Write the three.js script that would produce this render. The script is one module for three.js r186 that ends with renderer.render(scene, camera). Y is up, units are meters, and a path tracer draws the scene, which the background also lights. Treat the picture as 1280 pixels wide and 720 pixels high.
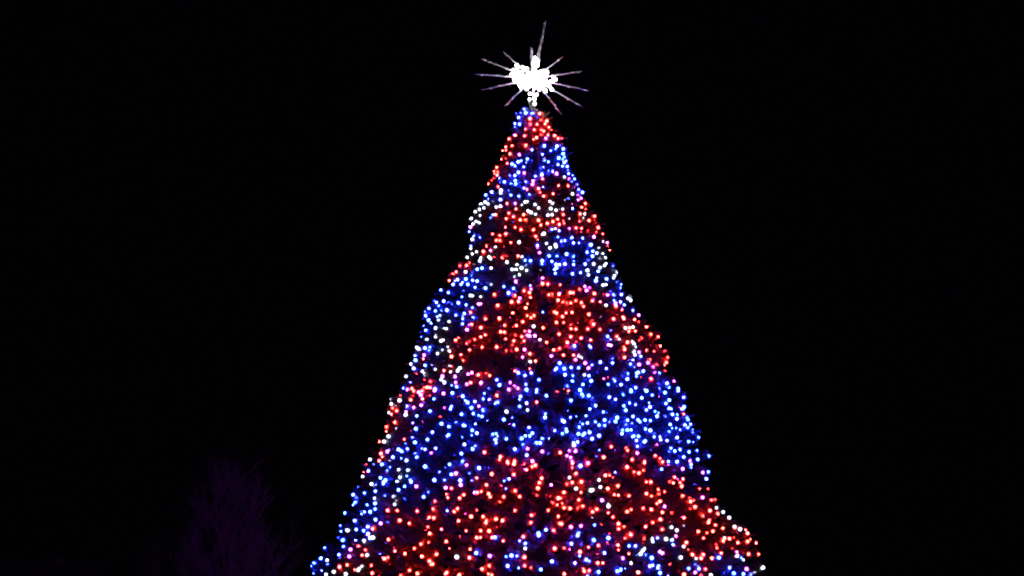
import * as THREE from 'three';
import { mergeGeometries } from 'three/addons/utils/BufferGeometryUtils.js';

// ---------- camera, sky, moonlight, exposure ----------
const scene = new THREE.Scene();
const camera = new THREE.PerspectiveCamera(20, 16 / 9, 0.1, 600);
camera.position.set(0, 1.7, 0);
camera.rotation.x = THREE.MathUtils.degToRad(11.6);
camera.focus = 45;                 // the picture is a little soft: focused beyond the tree
camera.userData.fStop = 1.7;
camera.updateMatrixWorld();

const night = new Float32Array(64 * 32 * 4);
for (let i = 0; i < 64 * 32; i++) night.set([0.00035, 0.0003, 0.0008, 1], i * 4);
const sky = new THREE.DataTexture(night, 64, 32, THREE.RGBAFormat, THREE.FloatType);
sky.mapping = THREE.EquirectangularReflectionMapping;
sky.magFilter = THREE.LinearFilter;
sky.needsUpdate = true;
scene.background = sky;
scene.environment = sky;

const moon = new THREE.DirectionalLight(new THREE.Color(0.85, 0.9, 1.0), 0.002);
moon.position.set(-30, 60, 20);
moon.castShadow = true;
moon.shadow.mapSize.set(2048, 2048);
Object.assign(moon.shadow.camera, { left: -30, right: 30, top: 30, bottom: -30, near: 1, far: 160 });
moon.target.position.set(0, 4, -20);
scene.add(moon, moon.target);

const renderer = new THREE.WebGLRenderer({ antialias: true });
renderer.toneMapping = THREE.LinearToneMapping;
renderer.toneMappingExposure = 1;
renderer.shadowMap.enabled = true;

// ---------- helpers ----------
let seed = 20241;
const rnd = () => { seed = (seed * 1664525 + 1013904223) >>> 0; return seed / 4294967296; };
const rr = (a, b) => a + (b - a) * rnd();
const V = (x, y, z) => new THREE.Vector3(x, y, z);
const UPV = V(0, 1, 0);
const taken = {};
function numbered(n) { taken[n] = (taken[n] ?? -1) + 1; return taken[n] ? `${n}_${String(taken[n]).padStart(3, '0')}` : n; }
function tag(o, label, category, group) { o.userData.label = label; o.userData.category = category; if (group) o.userData.group = group; return o; }
function thing(name, at, label, category, group) {
  const g = new THREE.Group(); g.name = numbered(name); g.position.copy(at); scene.add(g);
  return tag(g, label, category, group);
}
function part(name, geo, mat, parent) {
  const m = new THREE.Mesh(geo, mat); m.name = name; m.castShadow = m.receiveShadow = true; parent.add(m); return m;
}
function structure(name, geo, mat) { const m = part(name, geo, mat, scene); m.userData.kind = 'structure'; return m; }
const M = (c, roughness = 0.8, more = {}) => new THREE.MeshStandardMaterial({ color: new THREE.Color(...c), roughness, ...more });
function noiseTexture(size, lo, hi, coarse, s0) {           // grain in two scales, tileable enough at these sizes
  const d = new Uint8Array(size * size * 4), grid = (n, s) => { const a = []; let q = s; for (let i = 0; i < n * n; i++) { q = (q * 1664525 + 1013904223) >>> 0; a.push(q / 4294967296); } return (x, y) => { const i = Math.floor(x), j = Math.floor(y), u = x - i, v = y - j, g = (a1, b1) => a[((b1 % n) + n) % n * n + ((a1 % n) + n) % n]; return (g(i, j) * (1 - u) + g(i + 1, j) * u) * (1 - v) + (g(i, j + 1) * (1 - u) + g(i + 1, j + 1) * u) * v; }; };
  const a = grid(coarse, s0), b = grid(coarse * 8, s0 + 7);
  for (let y = 0; y < size; y++) for (let x = 0; x < size; x++) {
    const t = 0.5 * a(x / size * coarse, y / size * coarse) + 0.5 * b(x / size * coarse * 8, y / size * coarse * 8);
    for (let k = 0; k < 3; k++) d[(y * size + x) * 4 + k] = Math.round(255 * (lo[k] + (hi[k] - lo[k]) * t));
    d[(y * size + x) * 4 + 3] = 255;
  }
  const t = new THREE.DataTexture(d, size, size); t.wrapS = t.wrapT = THREE.RepeatWrapping; t.magFilter = THREE.LinearFilter; t.colorSpace = THREE.SRGBColorSpace; t.needsUpdate = true; return t;
}
function limb(points, r0, r1, sides = 6) {                   // a tapered branch through points
  const curve = new THREE.CatmullRomCurve3(points), n = Math.max(2, points.length * 2 - 2);
  const g = new THREE.TubeGeometry(curve, n, 1, sides, false), p = g.attributes.position;
  for (let i = 0; i <= n; i++) {
    const c = curve.getPointAt(i / n), r = r0 + (r1 - r0) * i / n;
    for (let j = 0; j <= sides; j++) { const k = i * (sides + 1) + j; p.setXYZ(k, c.x + (p.getX(k) - c.x) * r, c.y + (p.getY(k) - c.y) * r, c.z + (p.getZ(k) - c.z) * r); }
  }
  return g;
}

// ---------- where things stand on the big tree: height (m), reach to the left and to the right of the trunk (m) ----------
const AXIS = V(0.275, 0, -20);
const PROFILE = [[1.038, 3.134, 3.251], [1.598, 2.978, 3.080], [2.259, 2.726, 2.784], [2.545, 2.617, 2.726], [2.784, 2.507, 2.616], [3.025, 2.366, 2.429], [3.316, 2.167, 2.242], [3.559, 2.074, 2.160], [3.804, 1.981, 2.117], [4.099, 1.868, 2.026], [4.396, 1.774, 1.875], [4.695, 1.610, 1.723], [4.995, 1.495, 1.650], [5.298, 1.399, 1.536], [5.602, 1.273, 1.292], [5.805, 1.155, 1.125], [6.010, 1.067, 1.048], [6.267, 0.878, 0.981], [6.525, 0.829, 0.903], [6.837, 0.770, 0.755], [7.150, 0.579, 0.596], [7.413, 0.478, 0.467], [7.677, 0.356, 0.367], [7.995, 0.265, 0.236], [8.209, 0.173, 0.155], [8.273, 0.060, 0.053]];
const BULBS = {
  b1: [[-31.1,8.081,0.226,0.016], [-21.9,8.009,0.274,0.0173], [-4.9,8.002,0.264,0.0172], [-0.9,8.015,0.194,0.0143], [-37.8,7.95,0.311,0.0155], [-45.6,7.875,0.332,0.012], [-51,7.841,0.302,0.0129], [-37,7.865,0.3,0.015], [14.1,7.963,0.206,0.0127], [-84.5,8.085,0.163,0.0094], [-85.3,7.734,0.261,0.0073]],
  b2: [[19.2,7.545,0.387,0.0172], [-3.2,7.459,0.474,0.0123], [11.9,7.397,0.499,0.0122], [19.5,7.3,0.523,0.0121], [9.7,7.229,0.499,0.0169], [12.2,7.223,0.523,0.0127], [38.7,7.542,0.459,0.0169], [41,7.526,0.398,0.0174], [64.3,7.559,0.411,0.0156], [66.5,7.499,0.402,0.0173], [38,7.378,0.5,0.0175], [31.2,7.266,0.569,0.0132], [43.2,7.277,0.517,0.0124], [71.4,7.414,0.429,0.0117], [53.1,7.352,0.474,0.0152], [66.1,7.328,0.458,0.0156], [-17.2,7.376,0.469,0.0133], [-9.2,7.327,0.535,0.0144], [-12.1,7.292,0.497,0.0144], [-25.3,7.245,0.557,0.0117], [-12.5,7.208,0.601,0.0115], [-21.3,7.295,0.545,0.0167], [21,7.184,0.527,0.0163], [23.2,7.17,0.565,0.015], [56.4,7.206,0.518,0.0116], [9,7.131,0.565,0.0174], [-18.5,7.186,0.535,0.0161], [-18.1,7.135,0.628,0.0173], [-18.8,7.321,0.489,0.0136], [-31.4,7.281,0.528,0.0163], [30.9,7.486,0.408,0.0098], [44.5,7.502,0.307,0.0102], [81.4,7.596,0.351,0.0079], [60,7.413,0.416,0.0101], [80,7.307,0.436,0.0101], [-4.2,7.329,0.447,0.0078], [82.2,7.645,0.335,0.0072], [-42.8,7.096,0.629,0.0124], [-33.1,7.023,0.675,0.015], [-29.5,7.118,0.609,0.014], [-22.8,7.103,0.615,0.0163], [-20.9,7.025,0.662,0.0159], [-27.4,7.002,0.619,0.0123], [-19.8,6.976,0.676,0.0155], [-9.4,7.007,0.633,0.0157], [1.2,7.076,0.635,0.0116], [-10.4,6.907,0.712,0.0128], [-27.1,6.901,0.68,0.0122], [-22.8,6.822,0.746,0.0125], [-15.1,6.802,0.739,0.0115], [-4.7,6.807,0.76,0.0137], [-46.2,6.911,0.731,0.0151], [-47.6,6.916,0.69,0.0171], [-67,6.94,0.655,0.0139], [-48.7,6.823,0.747,0.0139], [-34.5,6.786,0.735,0.0166], [52.1,6.917,0.753,0.0175], [51.8,6.96,0.698,0.0136], [50.3,7.102,0.651,0.0113], [64.5,7.076,0.592,0.0149], [46,7.064,0.642,0.0122], [8.4,7.097,0.627,0.017], [27.9,7.129,0.588,0.0141], [-47.1,7.067,0.575,0.0076], [-14.9,7.001,0.665,0.0085], [79.5,7.24,0.497,0.0077]],
  b3l: [[-63.9,6.381,0.832,0.0132], [-58,6.355,0.792,0.0078], [-74,6.341,0.771,0.0084], [-85.5,6.516,0.757,0.009], [-36.9,5.846,1.15,0.0149], [-33.1,5.848,1.158,0.0155], [-53.3,5.766,1.163,0.0165], [-43.6,5.738,1.201,0.0174], [-33.6,5.676,1.244,0.0158], [-56.8,5.717,1.179,0.0165], [-46.9,5.679,1.213,0.0121], [-48.7,5.715,1.158,0.0124], [-41.6,5.664,1.209,0.0156], [-34.9,5.603,1.247,0.0117], [-26.3,5.561,1.322,0.0149], [-68,5.687,1.232,0.0128], [-55.5,5.602,1.264,0.0136], [-42.8,5.576,1.265,0.0114], [-41.7,5.416,1.368,0.0166], [-35.3,5.366,1.411,0.0119], [-31.3,5.322,1.419,0.0124], [-63.2,5.504,1.332,0.0142], [-52.9,5.476,1.369,0.0164], [-63.8,5.464,1.292,0.0133], [-69.4,5.453,1.373,0.0143], [-62.2,5.394,1.354,0.0141], [-47.8,5.342,1.414,0.0173], [-80.9,5.414,1.352,0.0175], [-40.6,5.254,1.439,0.012], [-34.5,5.253,1.469,0.014], [-37.3,5.229,1.403,0.0175], [-31.2,5.204,1.413,0.015], [-57.5,5.299,1.385,0.0126], [-42.6,5.788,1.124,0.0075], [-46,5.846,1.046,0.0076], [-40.9,5.492,1.327,0.0098], [-82.2,5.47,1.356,0.0072], [-56,5.376,1.352,0.0085], [-52.8,5.318,1.277,0.0073], [-46.3,5.56,1.176,0.0093], [-74.9,5.576,1.27,0.0074], [-57.1,5.765,1.15,0.0078], [-35.9,5.136,1.457,0.0114], [-67.9,5.172,1.422,0.0142], [-57.5,4.905,1.552,0.0172], [-70.5,4.87,1.532,0.0147], [-63,4.777,1.602,0.0173], [-53.9,4.679,1.608,0.0124], [-30.2,5.182,1.453,0.0122], [-34.4,5.185,1.501,0.013], [-83.2,5.295,1.371,0.0076], [-55.4,4.912,1.517,0.009], [-62,4.889,1.465,0.009], [-83.4,5.157,1.4,0.0068], [-56.1,4.875,1.519,0.0087]],
  b3r: [[13,6.344,0.905,0.0115], [18.2,6.326,0.937,0.0119], [16.6,6.241,0.95,0.0135], [18.4,6.191,0.981,0.0174], [21,6.193,0.999,0.014], [26.9,6.245,0.982,0.0154], [38,6.27,0.944,0.0122], [28.1,6.179,0.987,0.0149], [1.6,6.106,1.048,0.0137], [40.5,6.175,1.035,0.0171], [32.8,6.19,0.982,0.0085], [-2.9,5.905,1.115,0.015], [-17.3,5.579,1.242,0.0116], [-11.7,5.546,1.267,0.0136], [-13.2,5.471,1.384,0.0174], [4.4,5.911,1.09,0.0169], [4.4,5.877,1.092,0.0127], [-6.4,5.917,1.092,0.0136], [-2.7,5.571,1.279,0.0089], [9.4,5.986,1.027,0.0153], [10.2,5.902,1.115,0.0127], [14.8,5.988,1.018,0.0149], [20.3,6.01,1.081,0.0169], [19.5,5.944,1.092,0.014], [26.1,6.003,1.039,0.0147], [23.5,5.874,1.143,0.0132], [22.8,5.76,1.143,0.0152], [11,5.734,1.227,0.0125], [29.9,5.799,1.088,0.012], [37.8,6.079,1.03,0.0152], [39,5.991,1.023,0.0125], [33.2,5.909,1.097,0.0154], [41.1,6.033,1.057,0.016], [47.2,6.127,0.963,0.0144], [35.3,5.685,1.249,0.0174], [49.1,5.762,1.142,0.0167], [54.7,5.658,1.254,0.0172], [54.2,5.573,1.281,0.0158], [42.2,5.511,1.385,0.0144], [49.9,5.416,1.389,0.0125], [54.3,5.36,1.438,0.0119], [80.1,6.059,0.999,0.0152], [45.9,5.861,1.065,0.0161], [12.6,5.865,1.128,0.0165], [14.6,5.862,1.138,0.0159], [18,5.874,1.141,0.0174], [12.8,5.82,1.139,0.0175], [12.1,5.809,1.092,0.012], [17.6,5.925,1.042,0.0126], [46.7,5.44,1.394,0.0142], [13.6,5.949,1.035,0.0094], [29.6,5.966,0.947,0.0081], [38.3,6.153,0.939,0.008], [45.6,6.164,0.884,0.0089], [81.7,5.846,1.033,0.0092], [81.7,5.819,1.089,0.0102], [44,5.572,1.299,0.0069], [43.2,5.451,1.365,0.0093], [60.7,5.513,1.266,0.0071], [59.2,5.801,1.061,0.008], [26.2,5.839,1.08,0.0101], [49.1,6.194,0.911,0.0077]],
  b4l: [[-59.1,4.657,1.677,0.0176], [-59,4.411,1.811,0.0118], [-40.1,4.339,1.8,0.016], [-29.8,4.336,1.818,0.0138], [-13.9,4.381,1.852,0.0132], [-13.1,4.324,1.836,0.0166], [-17.6,4.293,1.81,0.0135], [-15,4.46,1.674,0.0076], [-59.5,4.488,1.712,0.0083], [-32.5,4.36,1.795,0.0073], [-40.5,4.224,1.803,0.012], [-30.1,4.254,1.894,0.016], [-25.8,4.207,1.909,0.0166], [-38.8,4.066,1.929,0.0129], [-31.2,4.078,1.877,0.013], [-31.2,4.109,1.857,0.0124], [-25.4,3.997,1.962,0.0144], [-47.7,4.043,1.855,0.0133], [-43.2,3.87,2.002,0.0167], [-32.5,3.901,1.99,0.016], [-29,3.86,2.024,0.0149], [-27.4,3.902,1.963,0.015], [-23.9,3.865,1.975,0.0115], [-36.4,3.815,1.978,0.0142], [-30.3,3.755,1.991,0.0118], [-29.5,3.768,2.001,0.0137], [-36.2,3.722,2.076,0.0144], [-41.7,3.705,2.064,0.0161], [-44.2,3.767,2.02,0.0134], [-45.9,3.644,2.039,0.0133], [-49.9,3.648,2.058,0.0168], [-46.9,3.613,2.091,0.0132], [-39.6,3.632,2.024,0.0114], [-37.1,3.614,2.076,0.0128], [-34.1,3.624,2.017,0.0132], [-41.9,3.576,2.052,0.0126], [-39.7,3.533,2.11,0.015], [-53.1,3.569,2.055,0.016], [-45.2,3.519,2.067,0.0172], [-21.2,3.806,1.981,0.0151], [-18.9,3.764,2.053,0.016], [-22.9,3.644,2.064,0.0169], [-19.8,3.586,2.098,0.0157], [-19.5,3.626,2.034,0.0125], [-23.5,3.54,2.095,0.0148], [-24.8,4.142,1.85,0.016], [-21.6,4.142,1.88,0.0143], [-22.3,4.067,1.922,0.0167], [-21.5,4.001,1.924,0.0149], [-53.4,4.171,1.863,0.0155], [-19.4,3.977,1.936,0.0131], [-22.5,3.449,2.135,0.0151], [-48.4,3.632,2.069,0.0122], [-24.3,3.867,1.983,0.0149], [-32.5,3.931,1.86,0.007], [-44.3,4.184,1.847,0.0067], [-49.8,3.548,2.019,0.0077], [-56.6,4.06,1.767,0.0076], [-22.1,3.758,1.922,0.0081], [-19,3.667,2.053,0.0069], [-26.7,4.175,1.795,0.0092], [-37.7,3.76,1.968,0.0067], [-62.6,3.694,1.926,0.0077], [-47.2,3.955,1.926,0.0083], [-51.2,3.724,1.928,0.0084], [-40.4,4.262,1.766,0.0072], [-21.3,4.066,1.886,0.0093], [-18.6,4.167,1.888,0.0134], [-16.4,4.157,1.873,0.0136], [-14.3,4.114,1.868,0.0121], [-13.3,4.124,1.882,0.0133], [-17.6,4.03,1.964,0.0173], [-18.2,3.962,1.951,0.0129], [-10.7,3.916,1.97,0.0153], [-9.4,3.69,2.068,0.013], [-13.1,3.755,1.999,0.0131], [-12.7,3.685,2.081,0.0171], [-12.4,3.645,2.095,0.0116], [-13.9,3.748,2.026,0.0135], [-18.3,4.232,1.862,0.0102], [-55.8,3.489,2.14,0.0158], [-53.3,3.414,2.128,0.0115], [-70.3,3.46,2.089,0.014], [-35.3,3.412,2.153,0.0177], [-52.9,3.449,2.096,0.0075], [-42.9,3.434,2.071,0.0072], [-80.1,3.577,1.964,0.0083], [-26.5,3.419,2.162,0.0141], [-16.9,3.364,2.185,0.0173], [-22.9,3.436,2.097,0.0097]],
  b4m: [[-6.6,4.467,1.771,0.0149], [-4.2,4.439,1.76,0.0142], [-3.8,4.331,1.794,0.0119], [-3.5,4.267,1.845,0.0163], [15.3,4.802,1.662,0.0152], [8.7,4.582,1.754,0.0162], [6.7,4.496,1.802,0.0116], [7.4,4.52,1.758,0.0144], [6.6,4.489,1.739,0.0126], [10,4.511,1.812,0.0167], [10.5,4.448,1.775,0.0166], [12.8,4.534,1.774,0.0138], [15.7,4.532,1.77,0.0128], [13.3,4.436,1.784,0.0114], [12.5,4.362,1.86,0.015], [10.6,4.301,1.889,0.0145], [16.4,4.333,1.852,0.0133], [0.9,4.386,1.78,0.0127], [-1.9,4.471,1.731,0.014], [14.5,4.257,1.937,0.017], [0.1,4.255,1.891,0.0127], [9.3,4.508,1.695,0.0067], [-7.3,3.847,2.014,0.0121], [-6.8,3.576,2.062,0.0163], [-5.5,4.187,1.858,0.0141], [-3.3,4.096,1.962,0.0148], [-5.5,4.058,1.983,0.0133], [-0.1,4.225,1.928,0.0116], [3.2,4.183,1.947,0.014], [-3.5,4.254,1.823,0.013], [2.5,3.926,2.053,0.0159], [7.8,3.896,2.041,0.0165], [7.7,3.914,1.971,0.0133], [8.5,3.886,2.024,0.0171], [5.3,3.776,2.095,0.0123], [8.9,3.768,2.104,0.0148], [9.1,3.803,2.038,0.0118], [3.7,3.79,2.04,0.0146], [7.8,3.748,2.064,0.0133], [11.1,4.129,1.982,0.0143], [15.1,4.243,1.877,0.0163], [15.9,4.19,1.9,0.014], [15.9,3.959,1.996,0.0114], [15.8,3.874,2.058,0.0135], [12.8,3.817,2.092,0.015], [-4.6,3.688,2.107,0.0155], [-2.5,3.82,1.987,0.014], [-1.4,3.747,2.089,0.0151], [-3.6,3.725,2.028,0.0128], [-2.2,3.726,2.016,0.0146], [1.7,3.695,2.044,0.0142], [-0.2,3.634,2.126,0.0171], [0.9,3.64,2.088,0.0163], [-4.1,3.622,2.058,0.0174], [-3,3.499,2.164,0.0144], [13.9,3.732,2.113,0.0132], [14.3,3.749,2.12,0.0134], [12.5,3.742,2.111,0.0159], [11.5,3.698,2.055,0.0127], [12.3,3.655,2.098,0.0137], [11.2,3.646,2.077,0.0139], [15,4.204,1.956,0.0151], [2.8,3.977,1.959,0.0101], [11.6,3.952,1.879,0.0099], [14.7,3.895,1.91,0.0074], [14.7,3.868,2.002,0.0094], [-5.9,4.153,1.865,0.0084], [-0.3,3.749,1.958,0.0075], [-2.9,3.694,1.953,0.0068], [-8.3,3.948,1.899,0.0082], [12.3,3.381,2.215,0.0175]],
  b4r: [[30.4,4.945,1.639,0.0145], [21.8,4.792,1.679,0.0123], [21.8,4.814,1.65,0.0113], [18.9,4.438,1.834,0.0137], [19.5,4.377,1.853,0.0161], [25.2,4.621,1.721,0.0157], [31.5,4.63,1.684,0.013], [26.4,4.539,1.795,0.0123], [26.7,4.355,1.816,0.0114], [28.5,4.393,1.87,0.012], [29.7,4.387,1.845,0.0141], [30.5,4.351,1.894,0.0144], [33.5,4.483,1.801,0.0115], [34.9,4.498,1.825,0.0162], [34.5,4.432,1.84,0.0166], [40.4,4.523,1.795,0.0159], [40.5,4.53,1.814,0.0152], [46.7,4.576,1.719,0.017], [37.7,4.622,1.78,0.0126], [43.1,4.699,1.656,0.0135], [38.6,4.346,1.832,0.0137], [47.5,4.758,1.665,0.016], [35,4.304,1.883,0.0124], [29,4.419,1.825,0.0142], [33.9,4.933,1.557,0.0095], [32.3,4.681,1.66,0.0098], [22,4.586,1.701,0.0095], [41,4.6,1.731,0.0101], [42.3,4.331,1.862,0.0082], [41.3,4.492,1.76,0.0091], [58.2,4.593,1.719,0.0145], [56.2,4.494,1.791,0.0147], [53.6,4.442,1.794,0.0127], [54.8,4.447,1.88,0.0163], [59.6,4.424,1.822,0.0142], [51.9,4.378,1.826,0.0121], [71.5,4.455,1.809,0.0176], [18.3,4.244,1.861,0.0128], [17.2,4.192,1.969,0.0153], [19.1,4.167,1.935,0.0156], [19.3,4.08,1.991,0.0146], [17.5,4.042,1.972,0.0123], [22.5,4.018,1.955,0.0121], [19,3.898,2.006,0.0133], [19.8,3.856,2.044,0.0126], [21.4,3.912,2.066,0.0144], [22.2,3.861,2.006,0.0119], [17.2,3.699,2.064,0.0159], [19.8,3.738,2.04,0.017], [16,3.763,2.109,0.0167], [20.9,3.823,2.024,0.0082], [25.5,4.196,1.908,0.0153], [26.9,4.167,1.965,0.0134], [31.4,4.242,1.896,0.0134], [33.6,4.276,1.944,0.0155], [38.6,4.217,1.93,0.0149], [32,4.135,1.979,0.013], [35.6,4.132,1.933,0.012], [29.7,4.099,1.991,0.0151], [29.3,4.04,2.046,0.0153], [39.8,4.108,2.02,0.0176], [38.8,4.073,1.996,0.014], [32.6,3.979,2.019,0.0137], [29.6,3.928,2.059,0.015], [27.1,3.959,1.985,0.0174], [25.6,3.907,2.04,0.0161], [34.1,3.943,2.041,0.0151], [34.6,3.92,2.053,0.012], [38,3.956,2.002,0.016], [39.6,3.95,2.027,0.0121], [42,4.005,2.053,0.0161], [48.9,4.18,1.987,0.0138], [55,4.248,1.9,0.0162], [51.8,4.135,1.962,0.0156], [50.7,4.119,2.013,0.0131], [49.3,4.038,1.976,0.0151], [50.2,4.053,2.044,0.0151], [51.9,4.055,2.065,0.0128], [47.6,3.927,2.076,0.0141], [46.5,3.836,2.09,0.0132], [36.9,3.847,2.045,0.0148], [37.9,3.829,2.089,0.0171], [27.4,3.812,2.077,0.0145], [29,3.814,2.089,0.0153], [30.8,3.82,2.063,0.013], [26.9,3.767,2.096,0.0138], [32.3,3.758,2.043,0.0124], [31.2,3.747,2.073,0.0157], [32.8,3.748,2.105,0.0144], [31.4,3.697,2.135,0.0134], [35.3,3.696,2.092,0.0161], [35,3.7,2.125,0.014], [38.3,3.753,2.134,0.0115], [39.7,3.788,2.091,0.0168], [40.9,3.76,2.13,0.0125], [41.1,3.726,2.133,0.0147], [43.4,3.723,2.151,0.0134], [49.6,3.779,2.117,0.0154], [54.3,3.744,2.159,0.0135], [64.8,3.829,2.087,0.0121], [64.5,3.832,2.116,0.0118], [60.1,3.972,2.082,0.0122], [61.1,3.947,2.029,0.0174], [57.6,3.954,2.053,0.0161], [62.2,4.065,2.008,0.0129], [61.9,4.033,2.021,0.0176], [64.4,4.189,1.938,0.0171], [57.4,4.145,2.023,0.0157], [64.7,4.202,1.941,0.016], [64.3,4.316,1.945,0.0151], [52.3,4.325,1.866,0.0152], [50.5,4.316,1.939,0.0151], [45.3,4.274,1.883,0.0126], [45.7,3.648,2.134,0.0116], [46.8,3.621,2.084,0.0137], [48.4,3.621,2.111,0.0145], [52.5,3.654,2.086,0.0149], [54.9,3.629,2.151,0.0133], [51.4,3.559,2.156,0.0147], [59,3.554,2.181,0.015], [72.8,3.641,2.152,0.0149], [31.4,3.629,2.151,0.0119], [43.4,4.32,1.853,0.0168], [42.5,3.481,2.197,0.0114], [46.1,3.489,2.206,0.0152], [51.6,4.004,2.07,0.0158], [29.5,3.876,2.039,0.012], [62.8,4.39,1.895,0.0158], [43.2,4.177,1.893,0.0076], [45.3,4.082,1.923,0.0101], [46.5,4.067,1.94,0.0074], [53.1,3.882,2.075,0.0103], [74.6,3.972,1.955,0.0074], [64.2,3.891,2.047,0.0081], [65.9,3.853,2.025,0.0092], [55.2,3.853,1.992,0.0089], [25.8,3.852,1.956,0.0075], [32.8,3.905,1.988,0.0082], [49.4,3.89,2.054,0.0072], [51.5,3.897,2.059,0.0076], [47.4,3.637,2.044,0.007], [64.7,4.163,1.897,0.0103], [24.7,3.91,1.955,0.0098], [61.9,3.67,2.129,0.0092], [55,3.961,1.945,0.0082], [40.3,3.392,2.168,0.0123], [48.4,3.485,2.139,0.0133], [69.8,3.444,2.165,0.0128], [61.9,3.336,2.235,0.0158], [57.3,3.494,2.125,0.015]],
  b4t: [[-56,3.334,2.151,0.015], [-54.5,3.285,2.144,0.0143], [-50,3.286,2.23,0.0174], [-50.6,3.247,2.237,0.0157], [-38.3,3.24,2.255,0.0142], [-39.7,3.263,2.213,0.0173], [-31.8,3.057,2.362,0.0151], [-74.2,3.188,2.235,0.0155], [-64.1,3.117,2.303,0.0173], [-59.3,3.05,2.399,0.0177], [-57.9,3.16,2.317,0.0116], [-55.7,3.179,2.222,0.0135], [-48.7,3.016,2.408,0.0149], [-54.7,3.015,2.35,0.012], [-54.1,2.933,2.397,0.0121], [-51.5,2.928,2.391,0.0161], [-49.5,2.957,2.381,0.0124], [-65.4,2.946,2.423,0.0121], [-54.3,2.831,2.517,0.0155], [-44.8,2.822,2.531,0.0159], [-48.3,2.706,2.572,0.013], [-53,2.729,2.53,0.0137], [-48,2.749,2.524,0.0171], [-46.8,2.668,2.563,0.0164], [-40.4,3.194,2.27,0.0118], [-43.4,3.163,2.248,0.015], [-57.1,3.359,2.056,0.008], [-81.4,3.297,2.147,0.0082], [-54.3,2.908,2.43,0.0089], [-72.3,2.819,2.394,0.0079], [-32.4,3.117,2.236,0.0069], [-43.3,3.326,2.127,0.0099], [-61.9,2.727,2.523,0.0089], [-70.7,3.058,2.264,0.0087], [-58.9,3.262,2.15,0.0073], [-55.3,2.966,2.344,0.0085], [-30.3,3.245,2.241,0.0172], [-27.1,3.244,2.226,0.0118], [-22.5,3.234,2.202,0.0174], [-8,3.238,2.208,0.012], [-25.3,3.304,2.204,0.014], [-30.4,3.342,2.135,0.0082], [-20.6,3.313,2.124,0.0081], [-9.5,3.219,2.185,0.0078], [-24.1,2.895,2.392,0.0102], [-8.5,3.128,2.293,0.0071], [-56.1,2.614,2.62,0.0159], [-55.9,2.542,2.613,0.0125], [-55.5,2.451,2.679,0.0132], [-70.6,2.554,2.591,0.0129], [-66.7,2.429,2.68,0.0154], [-69.8,2.383,2.719,0.0151], [-45.3,2.62,2.59,0.017], [-68.9,2.674,2.449,0.0088], [-50.8,2.605,2.599,0.0079], [-82.2,2.365,2.677,0.0071], [-82.4,2.313,2.643,0.0094], [-69,2.295,2.637,0.0097], [-71.6,2.261,2.704,0.0067], [-76,2.548,2.526,0.0076], [-59.5,2.423,2.574,0.0067]],
  b5: [[1.8,2.665,2.612,0.0128], [0.1,2.626,2.647,0.0163], [9.5,2.628,2.604,0.0164], [14.1,2.727,2.487,0.01], [-10.1,2.588,2.604,0.0173], [-2.9,2.52,2.673,0.0124], [0.1,2.602,2.686,0.0153], [-6,2.396,2.679,0.0167], [-6.7,2.285,2.749,0.0153], [0.5,2.247,2.791,0.0133], [3,2.332,2.71,0.0149], [-14.2,2.425,2.66,0.0158], [-4.2,2.548,2.638,0.0098], [-1.6,2.509,2.621,0.0096], [-7.4,2.388,2.616,0.008], [-4.3,2.265,2.737,0.0076], [-4.8,2.391,2.663,0.0088], [4.2,2.326,2.615,0.0087], [9.1,2.61,2.631,0.017], [12.9,2.56,2.629,0.0171], [16.1,2.582,2.678,0.0165], [7.5,2.519,2.673,0.0151], [14.7,2.422,2.742,0.0127], [10.8,2.353,2.697,0.0161], [7.9,2.316,2.77,0.0128], [13.1,2.224,2.774,0.0145], [17.6,2.237,2.752,0.0167], [18.4,2.253,2.736,0.0163], [21.1,2.502,2.682,0.0122], [22.1,2.5,2.738,0.0123], [29.3,2.596,2.628,0.0115], [32.9,2.526,2.682,0.0115], [26.6,2.38,2.701,0.0173], [25.7,2.292,2.732,0.0159], [28,2.296,2.728,0.0114], [28.4,2.255,2.716,0.0121], [27.2,2.22,2.818,0.0142], [10.7,2.191,2.763,0.0116], [26,2.299,2.763,0.0133], [10.1,2.516,2.574,0.0083], [7.9,2.602,2.61,0.0079], [34.5,2.56,2.631,0.0073], [36.2,2.562,2.632,0.0068], [11.3,2.334,2.723,0.0101], [9.4,2.392,2.664,0.0084], [30.6,2.385,2.658,0.0094], [25.4,2.411,2.67,0.0093], [46.2,2.403,2.752,0.0158], [36.4,2.277,2.735,0.0123], [49.7,2.298,2.775,0.0132], [50.9,2.24,2.791,0.016], [61.5,2.239,2.742,0.0159], [53.9,2.234,2.828,0.0139], [38.9,2.275,2.768,0.0134], [57.1,2.421,2.726,0.0075], [51,2.25,2.664,0.0085], [56.5,2.294,2.699,0.0088], [40.3,2.331,2.649,0.0101]],
  p1: [[23.3,7.647,0.375,0.0137], [-24.7,7.418,0.437,0.0155], [-11.3,7.121,0.637,0.0134], [26.8,7.137,0.608,0.0148], [-1.5,7.005,0.677,0.0145], [-1.8,6.958,0.685,0.0161], [51.5,6.992,0.637,0.0145], [49.8,6.891,0.703,0.0145], [47.8,6.828,0.776,0.0115], [47.5,6.812,0.734,0.0107], [28.1,6.381,0.889,0.011], [-77.2,6.545,0.813,0.0163], [-17.5,6.7,0.785,0.0124], [44.1,7.095,0.616,0.0122], [49.6,6.316,0.952,0.0164], [69.5,6.309,0.964,0.0126], [-32.6,6.093,0.995,0.0116], [3,6.027,1.021,0.0121], [1.3,6.098,1.015,0.0159]],
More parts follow.
